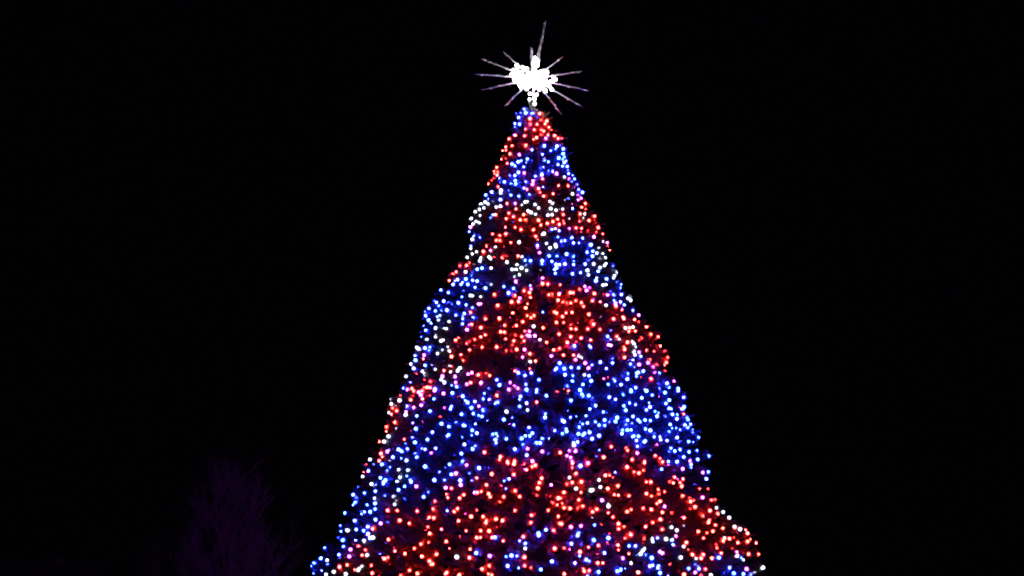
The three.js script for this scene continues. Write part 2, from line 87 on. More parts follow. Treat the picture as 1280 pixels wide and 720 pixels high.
  p2: [[-10.3,5.624,1.277,0.0159], [3.7,5.662,1.271,0.0142], [-2.3,5.526,1.31,0.0112], [-7.5,5.396,1.416,0.0138], [-27.9,5.355,1.423,0.0128], [-26.5,5.352,1.438,0.0118], [26.1,5.581,1.32,0.0113], [26.9,5.533,1.33,0.0147], [31.1,5.584,1.244,0.0151], [39.7,5.51,1.341,0.0135], [40.8,5.395,1.448,0.0152], [58,5.314,1.465,0.0135], [39.8,5.216,1.488,0.0128], [-31.7,5.046,1.521,0.0156], [-32,5.107,1.454,0.0147], [-60.1,4.832,1.526,0.014], [-26.8,4.487,1.721,0.0126], [-25.7,4.504,1.695,0.0148], [-32.9,4.473,1.713,0.0151], [-31,4.392,1.78,0.014], [-25.5,4.355,1.826,0.0134], [-19.7,4.355,1.854,0.016], [-19.8,4.369,1.793,0.0125], [-9.1,4.346,1.865,0.0113], [-7.7,4.304,1.842,0.013], [-6.3,4.272,1.903,0.0113], [-4.6,4.752,1.648,0.015], [-5.2,4.657,1.695,0.0105], [-55,4.377,1.827,0.0124], [-9.4,4.261,1.895,0.0145], [-38.5,4.487,1.73,0.0155], [-3.5,4.924,1.604,0.0125], [6,4.679,1.644,0.0125], [15,4.632,1.726,0.0136], [18.3,4.592,1.764,0.0155], [19.6,4.535,1.771,0.0156], [32.4,4.847,1.621,0.0133], [31,4.848,1.63,0.0142], [45.7,4.653,1.686,0.0158], [51.2,4.693,1.694,0.0152], [-0.5,4.913,1.631,0.0161], [-2.7,4.923,1.573,0.0156], [-2.7,4.967,1.621,0.0113], [51.4,4.634,1.759,0.0148], [52.2,4.576,1.762,0.0122], [39.9,4.698,1.664,0.013], [44.6,4.79,1.714,0.0129], [16.9,4.707,1.65,0.0142], [69.5,4.54,1.777,0.012], [-40.7,4.321,1.788,0.0145], [-9.6,4.25,1.844,0.0107]],
  p3: [[-34.9,4.268,1.846,0.0157], [-47.9,4.323,1.825,0.0163], [-49.1,4.145,1.867,0.0135], [-44.5,4.155,1.88,0.0139], [-62.2,4.092,1.833,0.0162], [-54.3,4.111,1.857,0.0135], [-35.5,3.572,2.035,0.0117], [-19.3,4.077,1.958,0.0122], [-58.2,3.652,2.022,0.0154], [-46.6,4.286,1.828,0.0159], [1.6,3.547,2.069,0.0145], [9.7,3.554,2.107,0.0131], [11.3,3.551,2.14,0.0159], [9.7,3.474,2.17,0.0118], [8.6,3.49,2.184,0.0116], [-2.9,3.575,2.111,0.0144], [-1.4,3.435,2.136,0.0158], [10.1,3.431,2.169,0.0147], [15.2,3.435,2.128,0.0155], [30.8,3.551,2.175,0.0133], [39.9,3.67,2.122,0.0121], [53.8,3.521,2.183,0.0127], [-37.1,3.19,2.221,0.0147], [-41.8,2.774,2.574,0.0152], [-20.9,3.405,2.171,0.0123], [-24.2,3.316,2.174,0.0164], [-21.9,3.182,2.242,0.0161], [-25.4,3.15,2.329,0.0165], [-3.5,3.344,2.16,0.0117], [34,2.949,2.484,0.0126], [10,2.709,2.614,0.0117], [7.7,2.698,2.604,0.0135], [44.3,3.458,2.133,0.0113], [49.5,3.417,2.188,0.0151], [16.4,2.995,2.453,0.0155], [61.1,3.407,2.205,0.0138], [52.2,3.092,2.375,0.0153], [-53,2.506,2.602,0.0148], [-52.6,2.428,2.625,0.0151], [-47,2.661,2.556,0.0158], [-10.7,2.388,2.732,0.0158], [19.3,2.374,2.714,0.015], [28,2.444,2.76,0.0135], [28.8,2.433,2.746,0.0154], [33.1,2.633,2.635,0.0142], [33.5,2.62,2.699,0.0107], [37.5,2.234,2.779,0.0128], [54,2.476,2.75,0.0108], [56.4,2.292,2.806,0.0155]],
  r1: [[-9.8,7.924,0.284,0.0158], [-22,7.793,0.28,0.0104], [-36.8,7.696,0.39,0.0132], [-20.2,7.687,0.342,0.0115], [-60.6,7.689,0.356,0.0149], [0.7,7.767,0.316,0.0126], [-11.3,7.865,0.245,0.0154], [25.6,7.936,0.213,0.013], [6.8,7.835,0.329,0.0109], [33.6,7.905,0.296,0.0156], [28,7.864,0.299,0.0146], [47,7.843,0.257,0.0126], [18.4,7.787,0.285,0.015], [23.5,7.76,0.31,0.0127], [41.1,7.697,0.397,0.015], [48.4,7.667,0.407,0.0127], [5.1,7.651,0.366,0.0143], [-64.8,7.589,0.39,0.0118], [-44.9,7.572,0.389,0.011], [-14.4,7.539,0.404,0.0158], [-36.2,7.426,0.508,0.0137], [-64.7,7.306,0.515,0.0121], [-65.8,7.249,0.497,0.0117], [16.7,7.999,0.264,0.0151], [27.7,8.021,0.212,0.0146], [-34.1,7.919,0.247,0.0092], [3.6,7.895,0.241,0.0095], [53,8.011,0.149,0.0093], [81.8,7.851,0.224,0.0084], [15.7,7.704,0.32,0.0092], [45.7,7.734,0.248,0.0102], [-1,7.641,0.329,0.0088], [-13.2,7.517,0.299,0.0087], [-82.1,7.58,0.354,0.0091], [-44.5,7.445,0.392,0.0097], [-82.3,7.458,0.412,0.0096], [-67.8,7.439,0.379,0.009], [-44.7,7.324,0.476,0.0097], [-83.6,7.357,0.419,0.0098], [-81.7,7.298,0.505,0.0092], [81.7,7.733,0.36,0.0102], [8.7,7.039,0.654,0.0122], [-53,7.169,0.578,0.0134], [-79.4,7.17,0.54,0.0066], [-83.3,7.21,0.503,0.0101]],
  r2: [[-26.6,6.72,0.751,0.0123], [-17,6.635,0.776,0.0105], [-34.6,6.576,0.835,0.0144], [-21,6.562,0.875,0.0109], [-24.1,6.505,0.845,0.0119], [-17.5,6.519,0.855,0.0129], [-8.6,6.528,0.891,0.0123], [-12.4,6.483,0.816,0.0141], [-7.5,6.482,0.835,0.0138], [2.9,6.46,0.877,0.0153], [4.5,6.393,0.904,0.0137], [10,6.424,0.872,0.0133], [14.7,6.452,0.865,0.0144], [18.2,6.483,0.879,0.0109], [24.4,6.558,0.839,0.0123], [-15.2,6.372,0.904,0.0112], [-10.4,6.336,0.92,0.0139], [-1.1,6.342,0.867,0.014], [-37.7,6.34,0.835,0.0109], [-27.8,6.289,0.906,0.0115], [-22.1,6.293,0.932,0.0129], [-31,6.235,0.897,0.0147], [-28.8,6.233,0.876,0.0143], [-18.5,6.189,0.906,0.011], [3.5,6.882,0.77,0.014], [5.1,6.848,0.721,0.0108], [7.6,6.776,0.821,0.0139], [16.6,6.822,0.789,0.0109], [40.8,6.995,0.644,0.012], [52.7,6.772,0.79,0.0121], [46.5,6.703,0.801,0.0109], [38.5,6.584,0.889,0.0138], [31.7,6.381,0.949,0.0126], [46,6.513,0.924,0.0131], [18.5,6.407,0.927,0.0124], [-7.7,6.897,0.684,0.0103], [27.1,6.971,0.652,0.0104], [0.5,6.236,0.975,0.0129], [-79.3,7.122,0.581,0.01], [-6.5,6.541,0.807,0.0082], [25,6.484,0.822,0.007], [27.1,6.464,0.785,0.0072], [25.4,6.598,0.765,0.0081], [38.3,6.491,0.882,0.0072], [2.4,6.228,0.851,0.0077], [71.9,6.771,0.677,0.0077], [-45.3,6.214,0.825,0.0084], [47,6.441,0.788,0.0101], [57.9,6.614,0.875,0.0142], [62.3,6.548,0.852,0.0115], [57.4,6.46,0.93,0.0155], [62.7,6.642,0.8,0.0082], [54.8,6.395,0.927,0.0067], [82.9,6.475,0.865,0.0095], [-37.2,6.087,1.028,0.0151], [-20.9,5.969,1.086,0.0147], [-58.2,5.967,1.069,0.0102], [-49,5.937,1.093,0.0135], [-10.8,5.973,1.086,0.0136], [-55.4,6.002,0.964,0.0086], [-42.6,6.188,0.864,0.0066]],
  r3: [[82.9,6.323,0.925,0.0068], [-62.4,5.904,1.078,0.0124], [-64.9,5.883,1.1,0.0103], [-67,5.807,1.132,0.0123], [-21,5.468,1.345,0.0142], [-18.1,5.322,1.419,0.0158], [-11.1,5.348,1.452,0.0154], [-8,5.352,1.44,0.014], [-10.3,5.44,1.374,0.0147], [-5.9,5.504,1.321,0.0135], [-3,5.47,1.371,0.0131], [-2.5,5.413,1.369,0.0106], [-10.7,5.221,1.435,0.0122], [-4.5,5.269,1.476,0.0145], [-31.5,5.26,1.455,0.0119], [-0.8,5.165,1.544,0.0117], [-22.7,5.171,1.499,0.0106], [-16.2,5.155,1.51,0.014], [3.5,5.586,1.326,0.0153], [-2.1,5.14,1.53,0.0149], [-3.8,5.326,1.424,0.0075], [-3.8,5.173,1.497,0.0087], [6.2,5.58,1.331,0.0138], [6.4,5.443,1.386,0.0103], [8.3,5.457,1.324,0.0145], [11.6,5.458,1.36,0.0151], [16.9,5.476,1.39,0.0154], [19.1,5.488,1.347,0.0159], [10.3,5.369,1.45,0.0152], [13.2,5.368,1.393,0.0146], [14.3,5.335,1.447,0.0157], [15.7,5.332,1.5,0.0114], [19.2,5.379,1.423,0.0117], [21.6,5.355,1.443,0.0118], [21.7,5.301,1.5,0.0108], [28.8,5.402,1.386,0.0128], [24,5.547,1.276,0.0123], [29.7,5.489,1.396,0.0152], [33.1,5.401,1.395,0.0102], [39.2,5.35,1.495,0.0156], [8.2,5.219,1.503,0.0109], [9.3,5.209,1.476,0.0154], [13,5.203,1.549,0.0103], [16.5,5.227,1.475,0.0126], [11.8,5.166,1.502,0.0145], [24.1,5.21,1.51,0.0146], [41.2,5.246,1.49,0.0131], [40.3,5.208,1.584,0.0142], [28.5,5.539,1.282,0.0108], [13.7,5.6,1.234,0.008], [41,5.54,1.25,0.0084], [45.8,5.336,1.433,0.0102], [39.8,5.22,1.435,0.0088], [50.9,5.256,1.439,0.0087], [-29.5,5.104,1.509,0.0125], [-24.4,5.05,1.54,0.0149], [-22.4,4.962,1.532,0.0108], [-24.5,4.942,1.532,0.0122], [-22.1,4.801,1.643,0.0117], [-16.1,4.797,1.622,0.0138], [-11.7,4.736,1.674,0.0108], [-13.4,5.056,1.555,0.0121], [-8.7,5.061,1.49,0.0138], [-5.6,5.092,1.557,0.0135], [-15.5,4.991,1.505,0.0157], [-13.6,4.979,1.541,0.0138], [-16.1,5.142,1.517,0.0116], [-28.8,4.791,1.588,0.012], [-8.8,4.939,1.53,0.0105], [-5.8,4.91,1.607,0.0125], [-4.8,4.855,1.635,0.0105], [-9.5,4.818,1.594,0.0112], [-7.6,4.751,1.677,0.0147], [-8.9,4.857,1.639,0.013], [-38.4,4.942,1.503,0.0125], [-31.2,4.669,1.617,0.0103], [-21.4,4.458,1.805,0.0156], [-19,4.485,1.747,0.0107], [-17,4.441,1.805,0.0108], [-7.9,4.492,1.759,0.0106], [-23.6,4.364,1.853,0.0132], [-4.7,4.979,1.555,0.0113], [-37.2,4.729,1.615,0.0154], [-22.4,5.151,1.525,0.012], [-31.5,4.967,1.429,0.0068], [-27.1,4.915,1.55,0.0084], [-31,4.913,1.482,0.0101], [-31.9,4.884,1.515,0.0085], [-35.1,4.761,1.511,0.0094], [-29.2,4.856,1.466,0.0104], [-39.8,4.985,1.411,0.0073], [-4.2,4.832,1.498,0.0083], [8.6,5.083,1.572,0.0129], [2.9,5.013,1.591,0.0127], [9.3,4.937,1.632,0.0136], [4.2,4.839,1.625,0.0111], [7,4.751,1.64,0.0127], [9.1,4.763,1.683,0.0115], [12.9,4.848,1.608,0.0148], [11,4.696,1.632,0.0132], [15.3,5.066,1.53,0.0139], [14.7,5.013,1.589,0.0107], [16.6,5.008,1.606,0.0125], [14.5,4.92,1.591,0.015], [18.3,4.898,1.645,0.0119], [21.9,5.018,1.601,0.0108], [27.7,5.027,1.596,0.0106], [25,5.083,1.577,0.0154], [22.5,4.886,1.64,0.0104], [25,5.122,1.551,0.0128], [14.8,4.693,1.67,0.011], [15,4.782,1.624,0.0127], [36.8,4.973,1.577,0.014], [61.4,5.084,1.578,0.0118], [52.2,4.997,1.591,0.0119], [54.7,5.143,1.617,0.0118], [44.8,5.058,1.557,0.0121], [45.5,5.054,1.641,0.0106], [38.6,4.837,1.644,0.0113], [37.7,4.806,1.684,0.0128], [42,4.915,1.603,0.0151], [38,4.713,1.671,0.0141], [47.6,4.478,1.812,0.0151], [-0.3,4.617,1.662,0.0114], [50.6,5.225,1.523,0.0117], [41.1,5.195,1.576,0.013], [-2.5,4.704,1.637,0.013], [35,5.172,1.582,0.0134], [44.3,5.095,1.581,0.0139], [12.3,5.097,1.502,0.0081], [17.4,4.872,1.556,0.0071], [18.2,4.998,1.522,0.0099], [36.7,5.163,1.46,0.008], [55.9,5.22,1.497,0.0088], [67.1,4.903,1.558,0.0083], [49.7,4.963,1.601,0.0068], [45.6,4.829,1.553,0.0095], [-2.5,4.516,1.739,0.0069], [21.1,4.979,1.484,0.009], [55.5,4.757,1.604,0.0091], [61.2,4.779,1.566,0.0083], [68.3,5.081,1.602,0.0136], [66.2,4.958,1.643,0.0118], [82.7,4.966,1.61,0.0148], [70.4,4.835,1.697,0.0115], [56.5,4.685,1.715,0.0135], [67.9,4.764,1.698,0.0153], [59.5,4.865,1.64,0.0078], [78,4.78,1.614,0.0089], [82.6,4.733,1.608,0.0101]],
  r4: [[-38.5,4.558,1.704,0.0118], [-45.2,4.444,1.723,0.0131], [-46.2,4.374,1.786,0.0117], [-44.3,4.369,1.796,0.0157], [-54.9,4.396,1.768,0.0138], [-41.8,4.356,1.827,0.0132], [-66.6,4.638,1.547,0.0084], [-50.9,4.613,1.631,0.0089], [-52.7,4.624,1.546,0.0074], [-59.4,4.783,1.543,0.0094], [-60.9,4.335,1.819,0.0114], [-52.3,4.285,1.816,0.0131], [-51.7,4.243,1.85,0.0145], [-61.9,4.149,1.854,0.0155], [-68,4.206,1.829,0.0134], [-61.9,4.106,1.917,0.012], [-57.9,3.995,1.934,0.0156], [-70.9,3.991,1.87,0.0146], [-44.7,4.231,1.856,0.0132], [-51.7,4.348,1.805,0.0141], [-44.9,4.325,1.852,0.0147], [-64.9,3.788,2.021,0.0105], [-52,3.779,1.926,0.01], [-44.6,4.279,1.742,0.0095], [-70.8,3.937,1.873,0.0091]],
  r5a: [[-59.7,3.629,2.079,0.0151], [-63.4,3.557,2.041,0.0129], [-59.6,3.591,2.061,0.0095], [-13.9,4.205,1.857,0.0138], [0,4.113,1.922,0.0118], [-11,3.458,2.136,0.0129], [-10.8,3.488,2.147,0.0128], [-6.5,3.43,2.198,0.0126], [-8.6,3.427,2.168,0.0135], [-15.7,3.539,2.136,0.0142], [-16.3,3.576,1.989,0.0082], [-7,4.267,1.753,0.0067], [-6.5,4.223,1.846,0.0079], [-43.5,2.927,2.403,0.0156], [-40.2,2.919,2.39,0.011], [-31.8,2.895,2.481,0.0123], [-37.3,2.803,2.483,0.0146], [-32.5,2.759,2.58,0.0113], [-27.6,2.819,2.525,0.0124], [-44.1,2.717,2.596,0.0136], [-26,2.639,2.635,0.0139], [-82.8,3.488,2.079,0.0083], [-82.8,3.581,2.048,0.0072], [-47.1,2.839,2.369,0.0103], [-27.6,2.716,2.552,0.0091], [-13.1,3.295,2.189,0.0152], [-16.9,3.25,2.269,0.0105], [-13.9,3.169,2.3,0.0123], [-16.1,3.084,2.34,0.0133], [-12.7,3.064,2.393,0.0137], [-12.2,3.03,2.416,0.0116], [-8.7,3.031,2.408,0.0124], [-6,3.099,2.308,0.0147], [-4.6,3.031,2.388,0.0114], [-6.5,3.28,2.255,0.013], [-6.7,3.4,2.176,0.0158], [-8.6,3.415,2.136,0.0133], [-1.5,3.369,2.18,0.0118], [-0.6,3.386,2.171,0.0157], [-3,3.334,2.209,0.0117], [-3.8,3.39,2.185,0.0137], [1.2,3.241,2.24,0.014], [0.6,3.19,2.265,0.0146], [0.1,3.128,2.31,0.0149], [3.3,3.046,2.36,0.0111], [-5.6,2.876,2.481,0.0115], [-1.5,2.825,2.558,0.015], [-1.7,2.745,2.544,0.0119], [-21.5,2.878,2.45,0.0124], [-20.9,2.911,2.42,0.011], [-19.3,2.771,2.556,0.0119], [-16.1,2.814,2.562,0.0156], [-13.3,2.812,2.536,0.0117], [-12.2,2.77,2.573,0.0121], [-12.3,2.743,2.592,0.0126], [-10,2.783,2.563,0.0144], [-8.4,2.766,2.57,0.0144], [-13.6,2.662,2.582,0.011], [-11.5,2.656,2.59,0.0156], [-20.2,3.066,2.313,0.0118], [-20.9,3.028,2.363,0.0127], [-23.6,3.139,2.335,0.0111], [-28.2,3.002,2.356,0.0102], [-27.7,2.916,2.431,0.0143], [-26.5,2.813,2.508,0.0138], [-15.1,3.095,2.328,0.0094], [-10.2,2.984,2.293,0.0074], [-0.1,3.053,2.344,0.0085], [2.6,2.879,2.466,0.0094], [-25.7,3.047,2.257,0.0097], [-26.4,3.087,2.231,0.0071], [-9.5,3.064,2.325,0.0097], [-37.7,2.59,2.643,0.0124], [-35.3,2.462,2.66,0.0111], [-31.8,2.43,2.697,0.0125], [-38.2,2.384,2.679,0.0146], [-30,2.485,2.642,0.0106], [-27.1,2.396,2.707,0.0144], [-28.8,2.533,2.597,0.0121], [-29.5,2.252,2.773,0.0131], [-30.2,2.277,2.723,0.0109], [-27.9,2.217,2.734,0.0135], [-39.8,2.228,2.785,0.0139], [-31.2,2.2,2.802,0.0125], [-49.9,2.535,2.588,0.0121], [-46.4,2.433,2.654,0.0105], [-55.7,2.316,2.664,0.0154], [-49.7,2.329,2.739,0.0109], [-25.6,2.347,2.666,0.0157], [-25,2.311,2.683,0.0119], [-38.1,2.333,2.606,0.0074], [-44.7,2.321,2.585,0.0084], [-26.5,2.546,2.617,0.0069], [-49.1,2.278,2.66,0.0071], [-46.1,2.49,2.62,0.01], [-37.3,2.396,2.668,0.0086], [-14.4,2.587,2.608,0.0144], [-10.6,2.586,2.639,0.0115], [-3.4,2.592,2.638,0.0126], [-22,2.553,2.604,0.0133], [-23.6,2.417,2.687,0.0141], [-15.6,2.376,2.688,0.0137], [-12.5,2.257,2.716,0.0131], [-10.8,2.291,2.709,0.0146], [-16.6,2.22,2.729,0.0118], [-21.1,2.209,2.713,0.0119], [-20.4,2.223,2.753,0.0114], [-3.1,2.378,2.678,0.0152], [-3,2.288,2.724,0.0114], [-17.2,2.192,2.791,0.0153], [-24.2,2.314,2.721,0.0121], [-10.1,2.191,2.771,0.0105], [-15.8,2.467,2.632,0.0098], [-8,2.548,2.647,0.0097], [-1.6,2.266,2.701,0.0096], [-11.3,2.206,2.671,0.0087]],
  r5b: [[6.9,3.533,2.107,0.0136], [19.7,3.487,2.174,0.0155], [23.3,3.617,2.085,0.0116], [28.6,3.582,2.109,0.0111], [29,3.475,2.178,0.0131], [38.9,3.544,2.123,0.0116], [30.7,3.474,2.126,0.0108], [33.8,3.466,2.159,0.0106], [40.7,3.475,2.168,0.0116], [28.3,3.614,2.095,0.0076], [60.1,4.096,1.996,0.0102], [59,4.176,1.964,0.0075], [40.3,3.515,2.144,0.0084], [3.8,2.968,2.416,0.0109], [5.2,3.011,2.436,0.0158], [4.9,2.811,2.541,0.0109], [3.6,2.659,2.617,0.0122], [5.1,2.736,2.568,0.0104], [5.1,2.945,2.36,0.0081], [10,3.364,2.183,0.0111], [10,3.407,2.207,0.0134], [14.6,3.409,2.202,0.013], [11,3.295,2.215,0.0156], [8.2,3.178,2.254,0.0114], [9.3,3.189,2.325,0.0135], [11.9,3.199,2.308,0.0158], [6.8,3.077,2.389,0.0136], [10.4,2.995,2.443,0.0132], [6.6,2.908,2.446,0.012], [7.8,2.897,2.525,0.0132], [10.3,2.91,2.435,0.0138], [11,2.921,2.515,0.0137], [13.5,2.865,2.509,0.0127], [14.6,2.894,2.505,0.0137], [5.5,2.73,2.58,0.0153], [19.1,3.279,2.273,0.0146], [18.9,3.129,2.355,0.0143], [22.7,3.168,2.283,0.0129], [20.8,3.067,2.351,0.0113], [24.1,3.052,2.427,0.0115], [26.6,3.385,2.217,0.0149], [32.7,3.361,2.191,0.0103], [31.2,3.328,2.182,0.0138], [33,3.444,2.197,0.0122], [31.8,3.226,2.289,0.0111], [33.2,3.226,2.293,0.0146], [29.9,3.086,2.393,0.0134], [34.9,3.145,2.341,0.0102], [34.9,3.087,2.346,0.0125], [33.2,2.984,2.397,0.0106], [32.9,3.003,2.466,0.014], [27.4,2.92,2.487,0.0141], [29.2,2.907,2.525,0.0138], [32.9,2.882,2.504,0.0124], [30.3,2.796,2.623,0.0156], [29.2,2.769,2.552,0.0148], [26.1,2.713,2.625,0.0121], [30.4,2.688,2.645,0.0117], [22.3,2.873,2.532,0.0133], [18.2,2.81,2.566,0.0105], [19,2.737,2.63,0.0156], [18.9,2.681,2.646,0.0118], [20.4,2.704,2.634,0.0108], [21.9,2.634,2.652,0.0121], [44.1,3.308,2.228,0.0118], [49.1,3.302,2.197,0.0126], [42.8,3.237,2.252,0.0111], [45.8,3.248,2.252,0.0109], [46.5,3.211,2.251,0.0157], [44.5,3.09,2.329,0.0152], [35.9,2.884,2.509,0.0108], [39,2.83,2.553,0.013], [44.5,3.008,2.384,0.0132], [42,3.462,2.128,0.0118], [11.7,3.085,2.318,0.0098], [18.4,2.864,2.412,0.0082], [31.7,3.063,2.382,0.0078], [39.7,3.136,2.228,0.0076], [29.3,3.338,2.194,0.0079], [24.4,2.906,2.446,0.0101], [13.3,2.906,2.437,0.0074], [6.4,2.96,2.378,0.0078], [21.6,3.291,2.164,0.0089], [5.9,3.014,2.399,0.0092], [42.7,3.253,2.206,0.0097], [44.4,3.027,2.442,0.0151], [46,3.067,2.371,0.0104], [46.3,2.889,2.517,0.0103], [46.1,2.865,2.549,0.0129], [50.6,2.934,2.511,0.0149], [46.6,2.792,2.61,0.0141], [48.7,2.821,2.556,0.0143], [49.2,2.77,2.619,0.0114], [41,2.681,2.677,0.0128], [52.4,2.74,2.622,0.0113], [46.6,2.692,2.668,0.0128], [45,2.965,2.483,0.015], [54.6,2.908,2.508,0.0135], [59.2,2.758,2.613,0.0115], [65,2.71,2.67,0.0154], [59.2,3.08,2.339,0.0103], [56.9,3.207,2.235,0.0069], [64.4,3.232,2.217,0.0079], [46.1,2.945,2.381,0.0095], [62.5,3.092,2.327,0.0101], [47.9,2.682,2.543,0.0081], [71.9,2.765,2.572,0.0095], [3.7,2.468,2.678,0.015], [21.6,2.621,2.679,0.0145], [18.7,2.512,2.644,0.012], [13.4,2.5,2.727,0.0118], [25.7,2.59,2.629,0.0151], [13,2.317,2.765,0.0127], [9.9,2.231,2.786,0.0144], [10.9,2.238,2.798,0.0112], [22.1,2.225,2.793,0.0154], [5.5,2.201,2.799,0.0131], [34.3,2.21,2.774,0.0157], [35.7,2.552,2.744,0.0147], [9.3,2.434,2.706,0.0152], [11.4,2.483,2.679,0.0085], [6.6,2.462,2.583,0.0089], [19.2,2.462,2.598,0.0079], [20.8,2.587,2.613,0.0085], [14.6,2.32,2.695,0.0097], [5.8,2.473,2.689,0.0078], [9.8,2.255,2.756,0.0078], [55,2.628,2.638,0.0151], [50,2.592,2.692,0.0125], [55.7,2.583,2.723,0.0127], [80.6,2.632,2.652,0.0121], [62.3,2.609,2.71,0.0138], [46.6,2.509,2.716,0.0102], [46.5,2.451,2.776,0.0106], [38.3,2.426,2.704,0.0147], [40.3,2.429,2.772,0.0141], [40.6,2.39,2.726,0.0144], [43.6,2.394,2.756,0.0134], [59.9,2.462,2.76,0.0133], [69.5,2.478,2.736,0.0116], [40.5,2.272,2.79,0.0108], [46,2.622,2.557,0.009], [57.9,2.52,2.598,0.0099], [49.8,2.558,2.6,0.0084], [60.6,2.654,2.571,0.0084], [72.4,2.658,2.62,0.0074], [40.1,2.209,2.735,0.0103]],
  w1: [[-32.8,6.896,0.756,0.02], [-37,6.881,0.687,0.0178], [-53.5,6.796,0.749,0.0209], [-44.7,6.741,0.81,0.0155], [-42.8,6.772,0.752,0.0148], [-47.8,6.693,0.839,0.0159], [-57.3,6.707,0.804,0.0173], [-64.3,6.697,0.808,0.0183], [-53,6.613,0.837,0.0146], [-69.4,6.628,0.832,0.016], [-61,6.563,0.823,0.0162], [-57.4,6.54,0.806,0.0177], [-68.1,6.552,0.818,0.0164], [-58.7,6.32,0.894,0.0182], [-12.1,6.687,0.762,0.0156], [-6.6,6.709,0.788,0.0207], [-8,6.699,0.84,0.0179], [0.5,6.687,0.758,0.0196], [3.2,6.628,0.817,0.0181], [-5.5,6.581,0.857,0.0185], [-3.1,6.566,0.841,0.0207], [0.6,6.544,0.845,0.0167], [12.9,6.711,0.83,0.0152], [15.8,6.706,0.786,0.02], [14.2,6.631,0.792,0.0201], [17.4,6.598,0.862,0.017], [22.6,6.643,0.804,0.0197], [22.8,6.615,0.878,0.0147], [10.6,6.531,0.859,0.0179], [14.1,6.538,0.863,0.0162], [42.6,6.884,0.695,0.0182], [43.8,6.598,0.887,0.0142], [-11.7,6.178,0.938,0.02], [-29.9,6.674,0.833,0.0188], [-38.5,6.7,0.747,0.0192], [6.4,6.273,0.971,0.0213], [5.5,6.268,0.948,0.014], [7.7,6.142,1.016,0.0153], [14.1,6.131,1.006,0.021], [35.9,7.1,0.636,0.0147], [-60.6,6.787,0.757,0.0207], [45.9,6.555,0.844,0.0184], [15.7,6.352,0.908,0.0149], [-76.3,6.64,0.816,0.014], [66.6,6.315,0.92,0.0142], [41.6,6.18,1.027,0.0174]],
  w2l: [[-51.6,6.169,0.991,0.0141], [-47.2,6.119,0.962,0.014], [-49.9,6.097,0.991,0.0141], [-55.6,6.071,0.996,0.0168], [-39,6.014,1.033,0.014], [-40.1,5.978,1.025,0.0211], [-32.6,6.01,1.023,0.0176], [-30.2,5.977,1.059,0.0177], [-29,5.853,1.085,0.0161], [-50.4,5.862,1.086,0.0178], [-17.1,5.895,1.14,0.0183], [-8.1,5.958,1.105,0.0153], [-11.7,5.871,1.066,0.0178], [-14,5.804,1.134,0.018], [-11.7,5.802,1.123,0.0185], [-8.1,5.813,1.155,0.0207], [-6.1,5.863,1.089,0.0171], [-5,5.774,1.191,0.0154], [-3.8,5.761,1.125,0.0161], [-9.8,5.732,1.143,0.0196], [-11.2,5.688,1.243,0.0161], [-25.4,5.622,1.223,0.0143], [-34.7,5.49,1.303,0.0143], [-35.5,5.496,1.318,0.0181], [-29.4,5.463,1.315,0.0141], [-52.4,5.293,1.43,0.014], [-30.1,6.143,0.946,0.0159], [-31,6.085,1,0.0144], [-38.3,5.705,1.2,0.0161], [-56.4,5.258,1.386,0.0157]],
  w2r: [[10.2,6.09,1.012,0.019], [45.8,6.085,1.047,0.0181], [54.2,6.182,0.971,0.0162], [51.7,6.092,1.053,0.0176], [62.6,6.09,0.978,0.0169], [52.4,6.057,1.004,0.0188], [60.6,6.009,1.004,0.0157], [56.4,5.97,1.022,0.0173], [43.3,5.885,1.14,0.0178], [34.8,5.835,1.1,0.0208], [35.3,5.78,1.106,0.0164], [62.7,5.914,1.112,0.0137], [58.9,5.841,1.134,0.0164], [81.4,5.965,1.035,0.0156], [40.6,5.646,1.244,0.0166], [43.3,5.662,1.236,0.0141], [64.7,5.583,1.275,0.0212], [58.6,5.508,1.353,0.0173], [36,5.362,1.415,0.0158], [38.9,5.92,1.123,0.0189], [58.9,5.812,1.12,0.0141], [14.6,6.112,0.994,0.0196], [57.1,5.529,1.335,0.0182]],
  w3l: [[-57.9,5.24,1.379,0.014], [-52.5,5.133,1.491,0.0175], [-43.6,5.092,1.515,0.014], [-44.3,5.187,1.457,0.0146], [-45.8,5.095,1.502,0.0184], [-51.1,5.045,1.501,0.0154], [-49.7,5.011,1.544,0.0145], [-64.4,5.042,1.442,0.0189], [-47.2,4.971,1.483,0.0142], [-47,4.957,1.519,0.0186], [-62.7,4.914,1.567,0.0192], [-83.3,5.024,1.454,0.0186], [-61.2,4.902,1.567,0.0146], [-40.2,4.849,1.592,0.0156], [-44.5,4.836,1.55,0.0137], [-38.4,4.796,1.617,0.0176], [-65.2,4.736,1.633,0.0172], [-48.1,4.806,1.546,0.0153], [-50.6,4.555,1.673,0.0209], [-45.4,4.6,1.643,0.0143], [-31.6,4.562,1.689,0.0143], [-31.7,4.536,1.712,0.0184], [-34.5,4.529,1.732,0.015], [-75.3,4.629,1.611,0.0174], [-37.7,4.442,1.779,0.0171], [-35.9,4.403,1.793,0.0207], [-30.8,4.57,1.701,0.0178], [-50.3,4.585,1.718,0.0179], [-71.6,4.272,1.81,0.0178], [-60.1,4.268,1.843,0.021], [-68.9,4.155,1.863,0.014], [-53,4.069,1.89,0.0187], [-57.1,4.37,1.776,0.0184], [-73.2,4.333,1.805,0.0141]],
